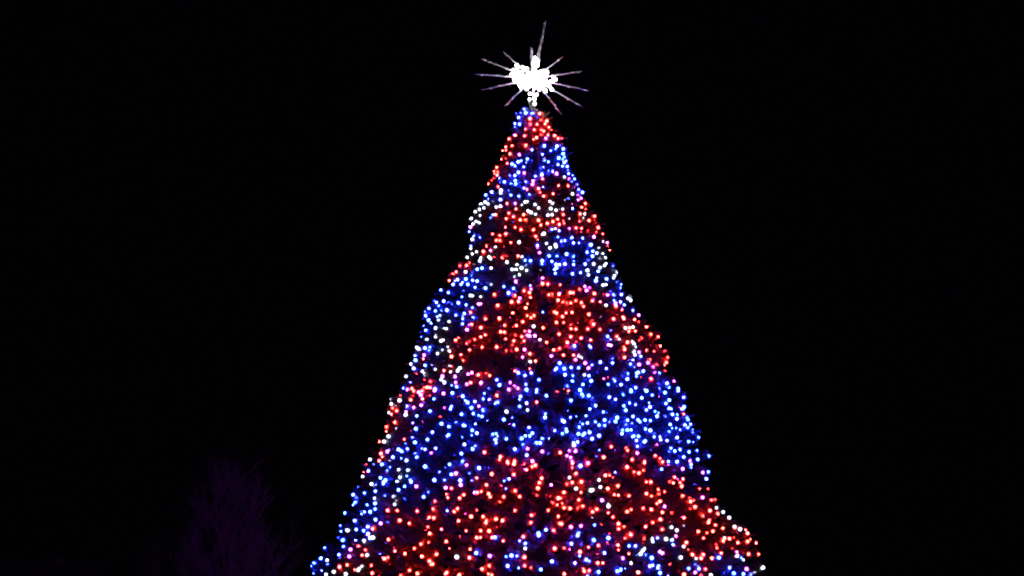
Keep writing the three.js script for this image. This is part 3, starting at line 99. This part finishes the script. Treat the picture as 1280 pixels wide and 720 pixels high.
  w3r: [[-1,5.03,1.591,0.0191], [17.6,4.451,1.798,0.0151], [17,4.682,1.668,0.0156], [17.6,4.66,1.714,0.0196], [42.9,5.092,1.553,0.0178], [45.2,5.103,1.613,0.0165], [36.9,4.916,1.594,0.0183], [36.8,4.93,1.62,0.0148], [44.5,4.924,1.62,0.0137], [45.8,4.906,1.611,0.0169], [46.3,4.871,1.62,0.0137], [42.9,4.8,1.674,0.021], [42.2,4.752,1.716,0.0162], [1.5,4.866,1.644,0.0143], [45.1,4.947,1.598,0.0137], [-2.4,4.608,1.662,0.0183], [-10,4.009,1.936,0.0197], [-3,4.019,1.962,0.015]],
  w4l: [[-61.3,3.779,1.978,0.0189], [-44.1,3.504,2.11,0.0188], [-57.9,3.826,2.018,0.0191], [-61.5,3.778,2.014,0.0191], [-77.2,3.62,2.024,0.0184], [-41.4,3.386,2.179,0.0186], [-45.6,3.336,2.149,0.0155], [-44.5,3.308,2.191,0.0179], [-45.7,3.261,2.194,0.0173], [-43.3,3.083,2.323,0.0185], [-50.2,3.077,2.368,0.0165], [-46.4,3.4,2.147,0.018], [-70.9,3.395,2.152,0.0155], [-58.5,2.734,2.51,0.0208], [-61.7,3.278,2.16,0.0189], [-41.4,3.025,2.348,0.0174], [-41.3,2.99,2.387,0.0155], [-64,2.403,2.647,0.0163], [-56.4,2.263,2.719,0.0177], [-43.7,2.305,2.758,0.0145], [-46.7,2.272,2.691,0.0206], [-45.9,2.293,2.697,0.0178], [-44.7,2.625,2.569,0.0205], [-43.2,2.427,2.709,0.018], [-62,2.24,2.693,0.0165], [-49.6,2.23,2.76,0.018], [-47.8,2.597,2.582,0.0167], [-47.6,2.575,2.568,0.0168], [-18.5,2.384,2.66,0.0149], [-18.5,2.384,2.704,0.0207]],
  w4r: [[10.9,3.616,2.144,0.0208], [-12.7,3.727,2.003,0.0172], [8.9,3.249,2.245,0.0151], [17.1,3.227,2.281,0.0157], [17.4,3.149,2.29,0.0166], [14.9,3.113,2.336,0.0139], [14.4,3.108,2.329,0.021], [18.2,2.963,2.447,0.0165], [18,2.93,2.464,0.019], [10.3,3.124,2.328,0.0168], [33.5,2.717,2.627,0.0158], [34.7,2.684,2.647,0.0169], [56.8,2.983,2.445,0.0151], [59.5,2.941,2.473,0.018], [57.7,2.871,2.582,0.0187], [60.5,2.745,2.654,0.0201], [59.8,2.776,2.602,0.0175], [-2.9,2.468,2.681,0.0152], [27.3,2.587,2.662,0.0167], [26.9,2.553,2.708,0.015], [24.8,2.478,2.691,0.0155], [24.5,2.457,2.682,0.0203], [23.8,2.42,2.697,0.0193], [31.7,2.588,2.632,0.0208], [32.6,2.582,2.677,0.0194], [34.8,2.393,2.698,0.0183], [35,2.508,2.738,0.0159], [27.8,2.28,2.722,0.0166], [52.5,2.631,2.638,0.0153], [58.7,2.396,2.716,0.0145], [56.5,2.441,2.689,0.021], [37.9,2.383,2.778,0.014], [67.4,2.319,2.796,0.0181], [76.2,2.338,2.736,0.0204], [43.2,2.211,2.753,0.0186]],
};
const STAR_AT = [0.276, 8.547, -20.000];
const SPIKES = [[0.162, 0.753, 0.1], [-0.387, 0.432, -0.2], [-0.673, 0.234, 0.1], [-0.763, 0.115, -0.15], [-0.668, -0.234, 0.25], [-0.373, -0.466, 0.3], [0.351, -0.576, 0.3], [0.643, -0.354, -0.1], [0.705, -0.228, 0.2], [0.63, 0.171, -0.2], [0.38, 0.232, 0.2], [-0.017, 0.526, -0.3]];
const STAR_BULBS = [[0.023, 0.297, -0.044], [0.007, 0.214, -0.0], [0.045, 0.212, -0.091], [0.01, 0.098, 0.074], [-0.257, 0.073, 0.114], [-0.203, 0.135, 0.031], [-0.14, 0.117, 0.115], [-0.278, 0.055, 0.004], [-0.246, -0.042, 0.091], [-0.086, 0.105, 0.086], [0.254, -0.013, 0.104], [0.235, -0.034, 0.001], [0.282, -0.015, 0.012], [0.205, -0.07, -0.092], [0.232, -0.182, 0.109], [0.151, -0.134, -0.081], [0.128, 0.091, 0.028], [0.171, 0.078, 0.033], [0.075, -0.125, -0.062], [0.011, -0.116, -0.023], [-0.086, -0.123, -0.034], [-0.149, -0.09, -0.098], [-0.171, -0.052, -0.012], [-0.047, -0.196, -0.016], [0.041, -0.232, 0.058], [-0.055, -0.297, 0.054], [0.008, -0.304, 0.109], [0.013, -0.365, 0.092], [-0.214, 0.195, -0.044], [0.054, 0.224, 0.034], [-0.225, 0.049, 0.052], [-0.257, 0.008, 0.074], [-0.122, -0.078, -0.069], [-0.053, -0.092, -0.027], [0.117, -0.113, 0.035], [0.172, -0.046, -0.031], [0.095, 0.021, 0.101], [-0.053, 0.082, -0.009], [0.085, 0.046, 0.145], [-0.087, -0.143, 0.174], [0.069, -0.07, -0.15], [0.148, -0.044, 0.002], [-0.179, -0.011, 0.009], [-0.152, -0.131, 0.092], [-0.168, -0.049, 0.043], [-0.049, 0.043, 0.095], [0.041, -0.094, 0.161], [0.162, -0.078, 0.053], [0.013, 0.042, -0.15], [-0.154, -0.044, -0.019], [-0.034, -0.077, -0.029], [0.094, -0.119, 0.123], [-0.136, -0.031, -0.001], [0.032, 0.125, -0.095], [-0.131, -0.109, 0.106], [-0.066, -0.027, -0.01], [0.008, 0.064, -0.043], [-0.189, 0.038, 0.134], [-0.038, -0.054, 0.045], [0.04, -0.065, -0.108], [0.162, 0.097, -0.134], [-0.107, -0.048, 0.113], [0.028, -0.084, -0.096], [-0.068, -0.037, 0.041], [0.084, 0.036, -0.126], [0.124, -0.029, -0.136], [0.077, -0.014, -0.059], [-0.204, 0.033, 0.053], [0.006, -0.045, -0.102], [0.048, 0.091, -0.145], [-0.157, 0.123, -0.106], [-0.077, -0.061, -0.016], [-0.008, -0.003, 0.161], [0.123, -0.048, -0.127], [0.217, -0.054, 0.037], [0.019, -0.049, 0.164], [-0.18, -0.039, 0.078], [-0.16, -0.13, 0.096], [-0.19, 0.018, 0.071], [-0.117, -0.098, 0.039], [-0.074, 0.098, -0.124], [-0.229, 0.052, -0.119], [-0.149, 0.076, -0.114], [-0.152, -0.007, 0.172], [-0.047, -0.041, 0.024], [0.102, -0.078, -0.047], [0.038, -0.019, 0.155], [-0.135, 0.0, 0.092], [0.025, 0.102, -0.117], [0.166, 0.059, 0.013], [0.148, -0.003, 0.002], [0.037, -0.036, -0.026], [0.091, 0.057, -0.099], [-0.08, -0.113, 0.134], [-0.006, -0.097, 0.158], [0.061, -0.093, -0.074], [0.164, -0.076, 0.034], [0.035, 0.126, -0.154], [-0.059, -0.026, -0.01], [0.168, -0.05, -0.033], [0.052, 0.006, 0.161], [-0.171, -0.11, 0.022], [-0.152, -0.023, -0.072], [-0.184, -0.123, 0.143], [0.172, -0.066, 0.058], [-0.09, 0.013, -0.151], [-0.097, -0.011, 0.001], [-0.05, 0.075, -0.154], [0.06, 0.07, -0.122], [-0.074, -0.077, 0.093]];
function reach(h, side) {                                    // side: sine of the azimuth, -1 left .. 1 right
  let i = 0; while (i < PROFILE.length - 2 && PROFILE[i + 1][0] < h) i++;
  const [h0, l0, r0] = PROFILE[i], [h1, l1, r1] = PROFILE[i + 1], t = THREE.MathUtils.clamp((h - h0) / (h1 - h0), 0, 1);
  const l = l0 + (l1 - l0) * t, r = r0 + (r1 - r0) * t;
  return (l + r) / 2 + (r - l) / 2 * side;
}
const onTree = (deg, h, r) => { const a = deg * Math.PI / 180; return V(AXIS.x + r * Math.sin(a), h, AXIS.z + r * Math.cos(a)); };

// ---------- ground ----------
const asphalt = noiseTexture(512, [0.2, 0.2, 0.2], [0.3, 0.3, 0.31], 8, 3);
asphalt.repeat.set(120, 120);
structure('ground', new THREE.CircleGeometry(300, 64).rotateX(-Math.PI / 2), new THREE.MeshStandardMaterial({ map: asphalt, roughness: 0.95 }));

// ---------- the big conifer ----------
const bark = new THREE.MeshStandardMaterial({ map: noiseTexture(128, [0.2, 0.14, 0.1], [0.36, 0.27, 0.2], 10, 11), roughness: 0.95 });
const conifer = thing('christmas_tree', V(AXIS.x, 0, AXIS.z), 'tall cone shaped dark conifer covered in red, white and blue lights', 'tree');
part('trunk', limb([V(0, -0.1, 0), V(0.02, 3, 0.02), V(-0.01, 6, 0), V(0, 8.3, 0)], 0.2, 0.025, 10), bark, conifer);
{
  const gs = [];
  for (let i = 0; i < 190; i++) {
    const h = 1.15 + 6.9 * (i / 190), a = i * 2.39996 + rr(-0.2, 0.2), r = reach(h, Math.sin(a)) - 0.15;
    if (r < 0.1) continue;
    const q = (f, up) => V(Math.sin(a) * r * f, h - 0.25 * r * 0.4 + up, Math.cos(a) * r * f);
    gs.push(limb([V(0, h - 0.2 * r, 0), q(0.5, 0), q(1, 0.1 * r)], 0.02 + 0.012 * r, 0.006, 5));
  }
  part('limb', mergeGeometries(gs), bark, conifer);
}
function sprig(len, n, needle, spread, wide = 0.0032) {                     // a twig set all round with flat needles
  const pos = [], nor = [], add = (a, b, c) => { const nn = b.clone().sub(a).cross(c.clone().sub(a)).normalize(); for (const q of [a, b, c]) { pos.push(q.x, q.y, q.z); nor.push(nn.x, nn.y, nn.z); } };
  for (let k = 0; k < 3; k++) { const a = k * 2.094, b = a + 2.094, w = 0.004; add(V(Math.cos(a) * w, 0, Math.sin(a) * w), V(Math.cos(b) * w, 0, Math.sin(b) * w), V(0, len, 0)); }
  for (let i = 0; i < n; i++) {
    const t = (i + rnd()) / n, a = i * 2.39996 + rr(-0.4, 0.4), y = len * (0.1 + 0.92 * t), out = V(Math.cos(a), 0, Math.sin(a));
    const l = needle * rr(0.7, 1.15) * (1 - 0.35 * t), dir = out.clone().multiplyScalar(spread).addScaledVector(UPV, rr(0.4, 0.9)).normalize();
    const side = V(-Math.sin(a), rr(-0.6, 0.6), Math.cos(a)).normalize().multiplyScalar(wide), foot = V(0, y, 0);
    add(foot.clone().sub(side), foot.clone().add(side), foot.clone().addScaledVector(dir, l));
  }
  const g = new THREE.BufferGeometry();
  g.setAttribute('position', new THREE.Float32BufferAttribute(pos, 3));
  g.setAttribute('normal', new THREE.Float32BufferAttribute(nor, 3));
  return g;
}
const needleMat = new THREE.MeshPhysicalMaterial({ color: 0xffffff, roughness: 0.35, side: THREE.DoubleSide, transmission: 0.25, thickness: 0 });
const allBulbs = Object.values(BULBS).flat();
{
  const kinds = [sprig(0.26, 120, 0.05, 1), sprig(0.2, 100, 0.045, 1.2), sprig(0.32, 150, 0.055, 0.8), sprig(0.1, 130, 0.05, 1.3, 0.0045)];
  const spots = [[], [], [], []], put = (p, a, up, s, kind = Math.floor(rnd() * 3)) => {
    const d = V(Math.sin(a), up, Math.cos(a)).normalize(), q = new THREE.Quaternion().setFromUnitVectors(UPV, d).multiply(new THREE.Quaternion().setFromAxisAngle(UPV, rr(0, 6.28)));
    spots[kind].push(new THREE.Matrix4().compose(p, q, V(s, s, s)));
  };
  for (let i = 0; i < 6000; i++) {                          // all round the crown, even by area
    const f = Math.sqrt(rnd()), h = 8.2 - f * 7.15, a = rr(0, Math.PI * 2), r = reach(h, Math.sin(a));
    const b = Math.max(0, r - 0.46 - 0.4 * rnd()), s = rr(0.7, 1.15);
    put(V(Math.sin(a) * b, h - 0.06, Math.cos(a) * b), a + rr(-0.7, 0.7), rr(-0.5, 0.75), s);
  }
  for (const [deg, h, r, size] of allBulbs) {                      // the twigs that carry the bulbs
    const a = deg * Math.PI / 180;
    for (let k = 0; k < 3; k++) { const b = Math.max(0, r - rr(0.2, 0.3)), e = a + rr(-0.08, 0.08) / Math.max(0.3, r); put(V(Math.sin(e) * b, h + rr(-0.09, 0.03), Math.cos(e) * b), a + rr(-0.6, 0.6), rr(-0.35, 0.5), rr(0.6, 0.95)); }
    const lean = rr(0, 6.28);
    for (let k = 0; k < 4; k++) {                            // and the dense tips that the bulb is clipped to
      const w = lean + rr(-1.7, 1.7), off = size + rr(0.018, 0.04), e = a + Math.cos(w) * off / Math.max(0.2, r), b = Math.max(0, r - rr(0.085, 0.125));
      put(V(Math.sin(e) * b, h + Math.sin(w) * off, Math.cos(e) * b), a + rr(-0.5, 0.5), rr(-0.4, 0.5), rr(0.75, 1.15), 3);
    }
  }
  const crown = new THREE.Group(); crown.name = 'crown'; conifer.add(crown);
  spots.forEach((list, k) => {
    const m = new THREE.InstancedMesh(kinds[k], needleMat, list.length), c = new THREE.Color();
    list.forEach((q, i) => { m.setMatrixAt(i, q); const v = rr(0.75, 1.3); m.setColorAt(i, c.setRGB(0.078 * v * rr(0.85, 1.2), 0.085 * v, 0.074 * v)); });
    m.name = 'needle_sprigs'; m.castShadow = m.receiveShadow = true; m.userData.kind = 'stuff'; crown.add(m);
  });
}

// ---------- strings of lights ----------
const bulbShape = new THREE.LatheGeometry([[0, -1.05], [0.62, -0.85], [1, -0.1], [0.8, 0.65], [0, 1.12]].map(([x, y]) => new THREE.Vector2(x, y)), 8);
const socketShape = new THREE.CylinderGeometry(0.011, 0.013, 0.04, 6, 1, true);
const wireMat = M([0.015, 0.035, 0.018], 0.6);
const glow = (c, e) => new THREE.MeshStandardMaterial({ color: new THREE.Color(...c), emissive: new THREE.Color(...e), emissiveIntensity: 1, roughness: 0.3 });
const LIT = {
  red: [glow([0.6, 0.02, 0.02], [225, 2.7, 2.2]), glow([0.6, 0.02, 0.02], [185, 2.0, 1.7]), glow([0.6, 0.04, 0.02], [205, 3.0, 1.9])],
  blue: [glow([0.02, 0.04, 0.6], [2.5, 5.4, 260]), glow([0.02, 0.04, 0.6], [2.8, 4.0, 215]), glow([0.02, 0.06, 0.6], [2.0, 6.0, 235])],
  white: [glow([0.8, 0.8, 0.8], [3.2, 3.5, 4.2]), glow([0.8, 0.8, 0.8], [2.4, 2.8, 3.6])],
  pink: [glow([0.6, 0.2, 0.4], [44, 2.4, 30]), glow([0.5, 0.2, 0.5], [28, 2.6, 46])],
};
const toward = new THREE.Quaternion(), GROUP = 'strings of lights on the tall conifer';
function lightString(label, colour, bulbs) {
  const start = bulbs[0], g = thing('light_string', onTree(start[0], start[1], start[2]), label, 'string lights', GROUP);
  const P = bulbs.map(([d, h, r]) => onTree(d, h, r).sub(g.position)), rest = [], wires = [];
  const inward = P.map((_, i) => { const a = bulbs[i][0] * Math.PI / 180; return V(-Math.sin(a), 0, -Math.cos(a)); });
  // bulbs, each a part, on its socket
  const mats = LIT[colour];
  P.forEach((p, i) => {
    const out = inward[i].clone().negate().add(V(rr(-0.6, 0.6), rr(-0.5, 0.7), rr(-0.3, 0.3))).normalize();
    const m = part('bulb', bulbShape, mats[Math.floor(rnd() * mats.length)], g), s = bulbs[i][3];
    m.position.copy(p); m.quaternion.copy(toward.setFromUnitVectors(UPV, out)); m.scale.setScalar(s);
    const k = socketShape.clone(); k.applyQuaternion(toward); k.translate(...p.clone().addScaledVector(out, -s - 0.014).toArray()); wires.push(k.toNonIndexed());
  });
  // the wire, from each bulb to the nearest one not yet reached
  const left = new Set(P.keys()); let at = 0; left.delete(0);
  while (left.size) {
    let best = -1, d = 1e9; for (const j of left) { const e = P[j].distanceToSquared(P[at]); if (e < d) { d = e; best = j; } }
    left.delete(best); d = Math.sqrt(d);
    const n = (k, f) => P[k].clone().addScaledVector(inward[k], f), dip = Math.min(0.5, 0.06 + d * 0.25);
    const mid = n(at, dip).add(n(best, dip)).multiplyScalar(0.5); mid.y -= 0.1 * d;
    wires.push(new THREE.TubeGeometry(new THREE.CatmullRomCurve3([n(at, 0.045), mid, n(best, 0.045)]), 4, 0.004, 3).toNonIndexed());
    at = best;
  }
  part('wire', mergeGeometries(wires), wireMat, g);
  // the same string goes on round the far side of the tree
  bulbs.forEach(([d, h, r, s], i) => { if (i % 3 === 0) rest.push([180 - d + rr(-6, 6), h + rr(-0.05, 0.05), s]); });
  const far = new THREE.InstancedMesh(bulbShape, mats[0], rest.length), q = new THREE.Matrix4();
  rest.forEach(([d, h, s], i) => far.setMatrixAt(i, q.compose(onTree(d, h, reach(h, Math.sin(d * Math.PI / 180))).sub(g.position), toward.identity(), V(s, s, s))));
  far.name = 'bulbs_round_the_back'; far.userData.kind = 'stuff'; far.castShadow = true; g.add(far);
  // its light, set in the middle bulb
  const lamp = new THREE.PointLight(new THREE.Color(...{ red: [1, 0.05, 0.03], blue: [0.04, 0.06, 1], white: [1, 1, 1], pink: [0.9, 0.1, 0.8] }[colour]), 0.02);
  lamp.position.copy(P[Math.floor(P.length / 2)]); lamp.castShadow = true; g.add(lamp);
}
for (const [key, colour, label] of [
  ['b1', 'blue', 'short blue string at the very tip, left of the star pole'],
  ['r1', 'red', 'topmost red string, just under the star and down the left edge'],
  ['b2', 'blue', 'upper blue string crossing below the topmost red lights'],
  ['w1', 'white', 'topmost white string, clustered below the upper blue lights'],
  ['p1', 'pink', 'topmost of the three pink and violet strings'],
  ['r2', 'red', 'second red string from the star, around the topmost white clusters'],
  ['b3r', 'blue', 'blue string on the right slope above the wide middle red band'],
  ['b3l', 'blue', 'blue string on the left slope beside the wide middle red band'],
  ['w2l', 'white', 'white string on the left around the tight white cluster above the middle red band'],
  ['w2r', 'white', 'white string along the right edge above the wide middle red band'],
  ['r3', 'red', 'wide red band halfway down the visible tree, reaching the right edge'],
  ['p2', 'pink', 'pink and violet string mixed into the middle red band, second from the star'],
  ['w3l', 'white', 'white string on the left edge beside the dark gap halfway down'],
  ['w3r', 'white', 'white string in the right half of the middle red band'],
  ['r4', 'red', 'small red string at the left edge between two blue areas'],
  ['b4l', 'blue', 'left end of the broad blue band below the middle red band'],
  ['b4m', 'blue', 'centre of the broad blue band, straight below the star'],
  ['b4r', 'blue', 'dense right end of the broad blue band, out to the right edge'],
  ['b4t', 'blue', 'blue string running down the lower left edge of the tree'],
  ['r5a', 'red', 'left half of the lowest wide red band'],
  ['r5b', 'red', 'right half of the lowest wide red band, out to the right edge'],
  ['p3', 'pink', 'lowest of the three pink and violet strings'],
  ['w4l', 'white', 'white string near the bottom left corner of the tree'],
  ['w4r', 'white', 'white string in clumps in the lower right part of the tree'],
  ['b5', 'blue', 'lowest blue string, in patches under the lowest red band'],
]) lightString(label, colour, BULBS[key]);

// ---------- the starburst on top ----------
{
  const C = V(...STAR_AT), star = thing('star_topper', C, 'white glowing starburst with thin spikes on the tip of the tree', 'star');
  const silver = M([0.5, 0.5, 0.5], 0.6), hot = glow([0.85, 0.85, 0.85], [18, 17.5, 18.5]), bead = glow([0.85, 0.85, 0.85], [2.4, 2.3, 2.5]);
  part('pole', limb([V(0, -0.55, 0), V(0, -0.2, 0), V(0, 0.02, 0)], 0.014, 0.012, 8), silver, star);
  part('hub', new THREE.IcosahedronGeometry(0.06, 1), silver, star);
  for (const tip of SPIKES) {
    const t = V(...tip), len = t.length(), dir = t.clone().normalize(), gs = [], thick = tip[1] > 0.5 ? 1.7 : 1;
    gs.push(limb([V(0, 0, 0), t.clone().multiplyScalar(0.5), t], 0.011 * thick, 0.0015, 5).toNonIndexed());
    const n = Math.round(len * 330 * thick);
    for (let i = 0; i < n; i++) {                            // short tinsel bristles along the spike
      const f = rr(0.15, 0.98), w = V(rr(-1, 1), rr(-1, 1), rr(-1, 1)).normalize().multiplyScalar(rr(0.012, 0.034) * thick * (1.1 - 0.5 * f)).addScaledVector(dir, rr(0, 0.02));
      const a = t.clone().multiplyScalar(f), b = a.clone().add(w), s = new THREE.Vector3().crossVectors(w, dir).normalize().multiplyScalar(0.002), g = new THREE.BufferGeometry();
      g.setFromPoints([a.clone().sub(s), a.clone().add(s), b]); g.computeVertexNormals(); g.setAttribute('uv', new THREE.Float32BufferAttribute([0, 0, 1, 0, 0.5, 1], 2)); gs.push(g);
    }
    const spike = part('spike', mergeGeometries(gs), silver, star), beads = [];
    for (let i = 0; i < 40 * len * thick + 8; i++) {         // glowing beads added so spikes look lit from the middle, sparser outward
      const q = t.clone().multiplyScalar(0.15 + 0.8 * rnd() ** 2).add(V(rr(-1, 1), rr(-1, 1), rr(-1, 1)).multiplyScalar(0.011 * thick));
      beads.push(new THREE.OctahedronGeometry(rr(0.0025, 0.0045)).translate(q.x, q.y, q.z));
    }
    part('added_spike_lights', mergeGeometries(beads), bead, spike);
  }
  for (const p of STAR_BULBS) {
    const m = part('bulb', bulbShape, hot, star); m.position.set(...p);
    m.quaternion.setFromUnitVectors(UPV, m.position.clone().normalize()); m.scale.setScalar(rr(0.017, 0.025));
  }
  const lamp = new THREE.PointLight(0xffffff, 0.5); lamp.position.set(...STAR_BULBS[STAR_BULBS.length - 1]); lamp.castShadow = true; star.add(lamp);
}

// ---------- bare trees to the left ----------
const twigBark = new THREE.MeshStandardMaterial({ map: noiseTexture(128, [0.27, 0.27, 0.3], [0.42, 0.41, 0.45], 10, 23), roughness: 0.9 });
function bareTree(at, height, width, low, label, thin) {
  const g = thing('bare_tree', at, label, 'tree', 'bare trees left of the lit conifer'), limbs = [], twigs = [];
  part('trunk', limb([V(0, -0.1, 0), V(0.03, low * 0.5, 0), V(0, low, 0.02), V(0.02, height * 0.7, 0)], 0.08 * thin, 0.02 * thin, 8), twigBark, g);
  const grow = (p, dir, len, r, depth) => {
    const bend = V(rr(-0.25, 0.25), 0.32, rr(-0.25, 0.25)), q = p.clone().addScaledVector(dir, len * 0.5), end = q.clone().addScaledVector(dir.clone().add(bend).normalize(), len * 0.5);
    (depth < 2 ? limbs : twigs).push(limb([p, q, end], r, r * 0.5, depth < 2 ? 6 : 4));
    if (depth > 3) return;
    const n = [5, 6, 6, 5][depth];
    for (let i = 0; i < n; i++) {
      const f = 0.25 + 0.75 * (i + rnd()) / n, b = f < 0.5 ? p.clone().lerp(q, f * 2) : q.clone().lerp(end, f * 2 - 1);
      const a = rr(0, 6.28), d = dir.clone().multiplyScalar(1).add(V(Math.cos(a) * 0.8, rr(0.05, 0.35), Math.sin(a) * 0.8)).normalize();
      grow(b, d, len * rr(0.4, 0.6), r * 0.5, depth + 1);
    }
  };
  for (let i = 0; i < 16; i++) {
    const f = i / 15, a = i * 2.4 + 0.5, y = low + (height * 0.66 - low) * f, out = (1 - 0.6 * f * f) * height * 0.26;
    const d = V(Math.cos(a) * out, height * 0.32, Math.sin(a) * out), len = d.length();
    grow(V(0, y, 0), d.normalize(), len * rr(0.6, 1.1), 0.02 * thin, 0);
  }
  const lg = mergeGeometries(limbs), tg = mergeGeometries(twigs); tg.computeBoundingBox();
  const bb = tg.boundingBox, w0 = bb.max.x - bb.min.x, fit = width / w0, up = (height - low) / (bb.max.y - low);
  for (const q of [lg, tg]) { q.translate(0, -low, 0); q.scale(fit, up, fit); q.translate(0, low, 0); }
  part('limb', lg, twigBark, g);
  const tw = part('twigs', tg, twigBark, g); tw.userData.kind = 'stuff';
}
bareTree(V(-4.62, 0, -27), 4.4, 2.45, 0.8, 'leafless tree with upright twigs, faintly purple, left of the lit conifer', 1);
bareTree(V(-7.4, 0, -34), 3.6, 0.75, 1.0, 'small narrow leafless tree barely visible at the lower left', 1);

// ---------- low flat roofed building, far left ----------
{
  const g = thing('flat_roofed_building', V(-15, 0, -47), 'low dark flat roofed building in the lower left corner', 'building');
  const plaster = new THREE.MeshStandardMaterial({ map: noiseTexture(128, [0.24, 0.24, 0.28], [0.32, 0.32, 0.36], 6, 41), roughness: 0.9 });
  const box = (name, w, h, d, x, y, z, m = plaster, parent = g) => part(name, new THREE.BoxGeometry(w, h, d).translate(x, y, z), m, parent);
  box('wall', 7.4, 3.1, 6, 0, 1.55, -1.2);
  box('roof', 7.2, 0.1, 5.8, 0, 3.15, -1.2, M([0.06, 0.06, 0.06]));
  for (const [x, w] of [[-1.9, 3.4], [0.9, 1.5], [2.45, 1.4], [3.55, 0.62]]) box('wall_panel', w, 3.27, 0.16, x, 1.635, 1.884);
  box('roof_vent', 0.2, 0.3, 0.2, 2.42, 3.33, 1.0, M([0.5, 0.5, 0.52], 0.4, { metalness: 0.6 }));
}

renderer.render(scene, camera);
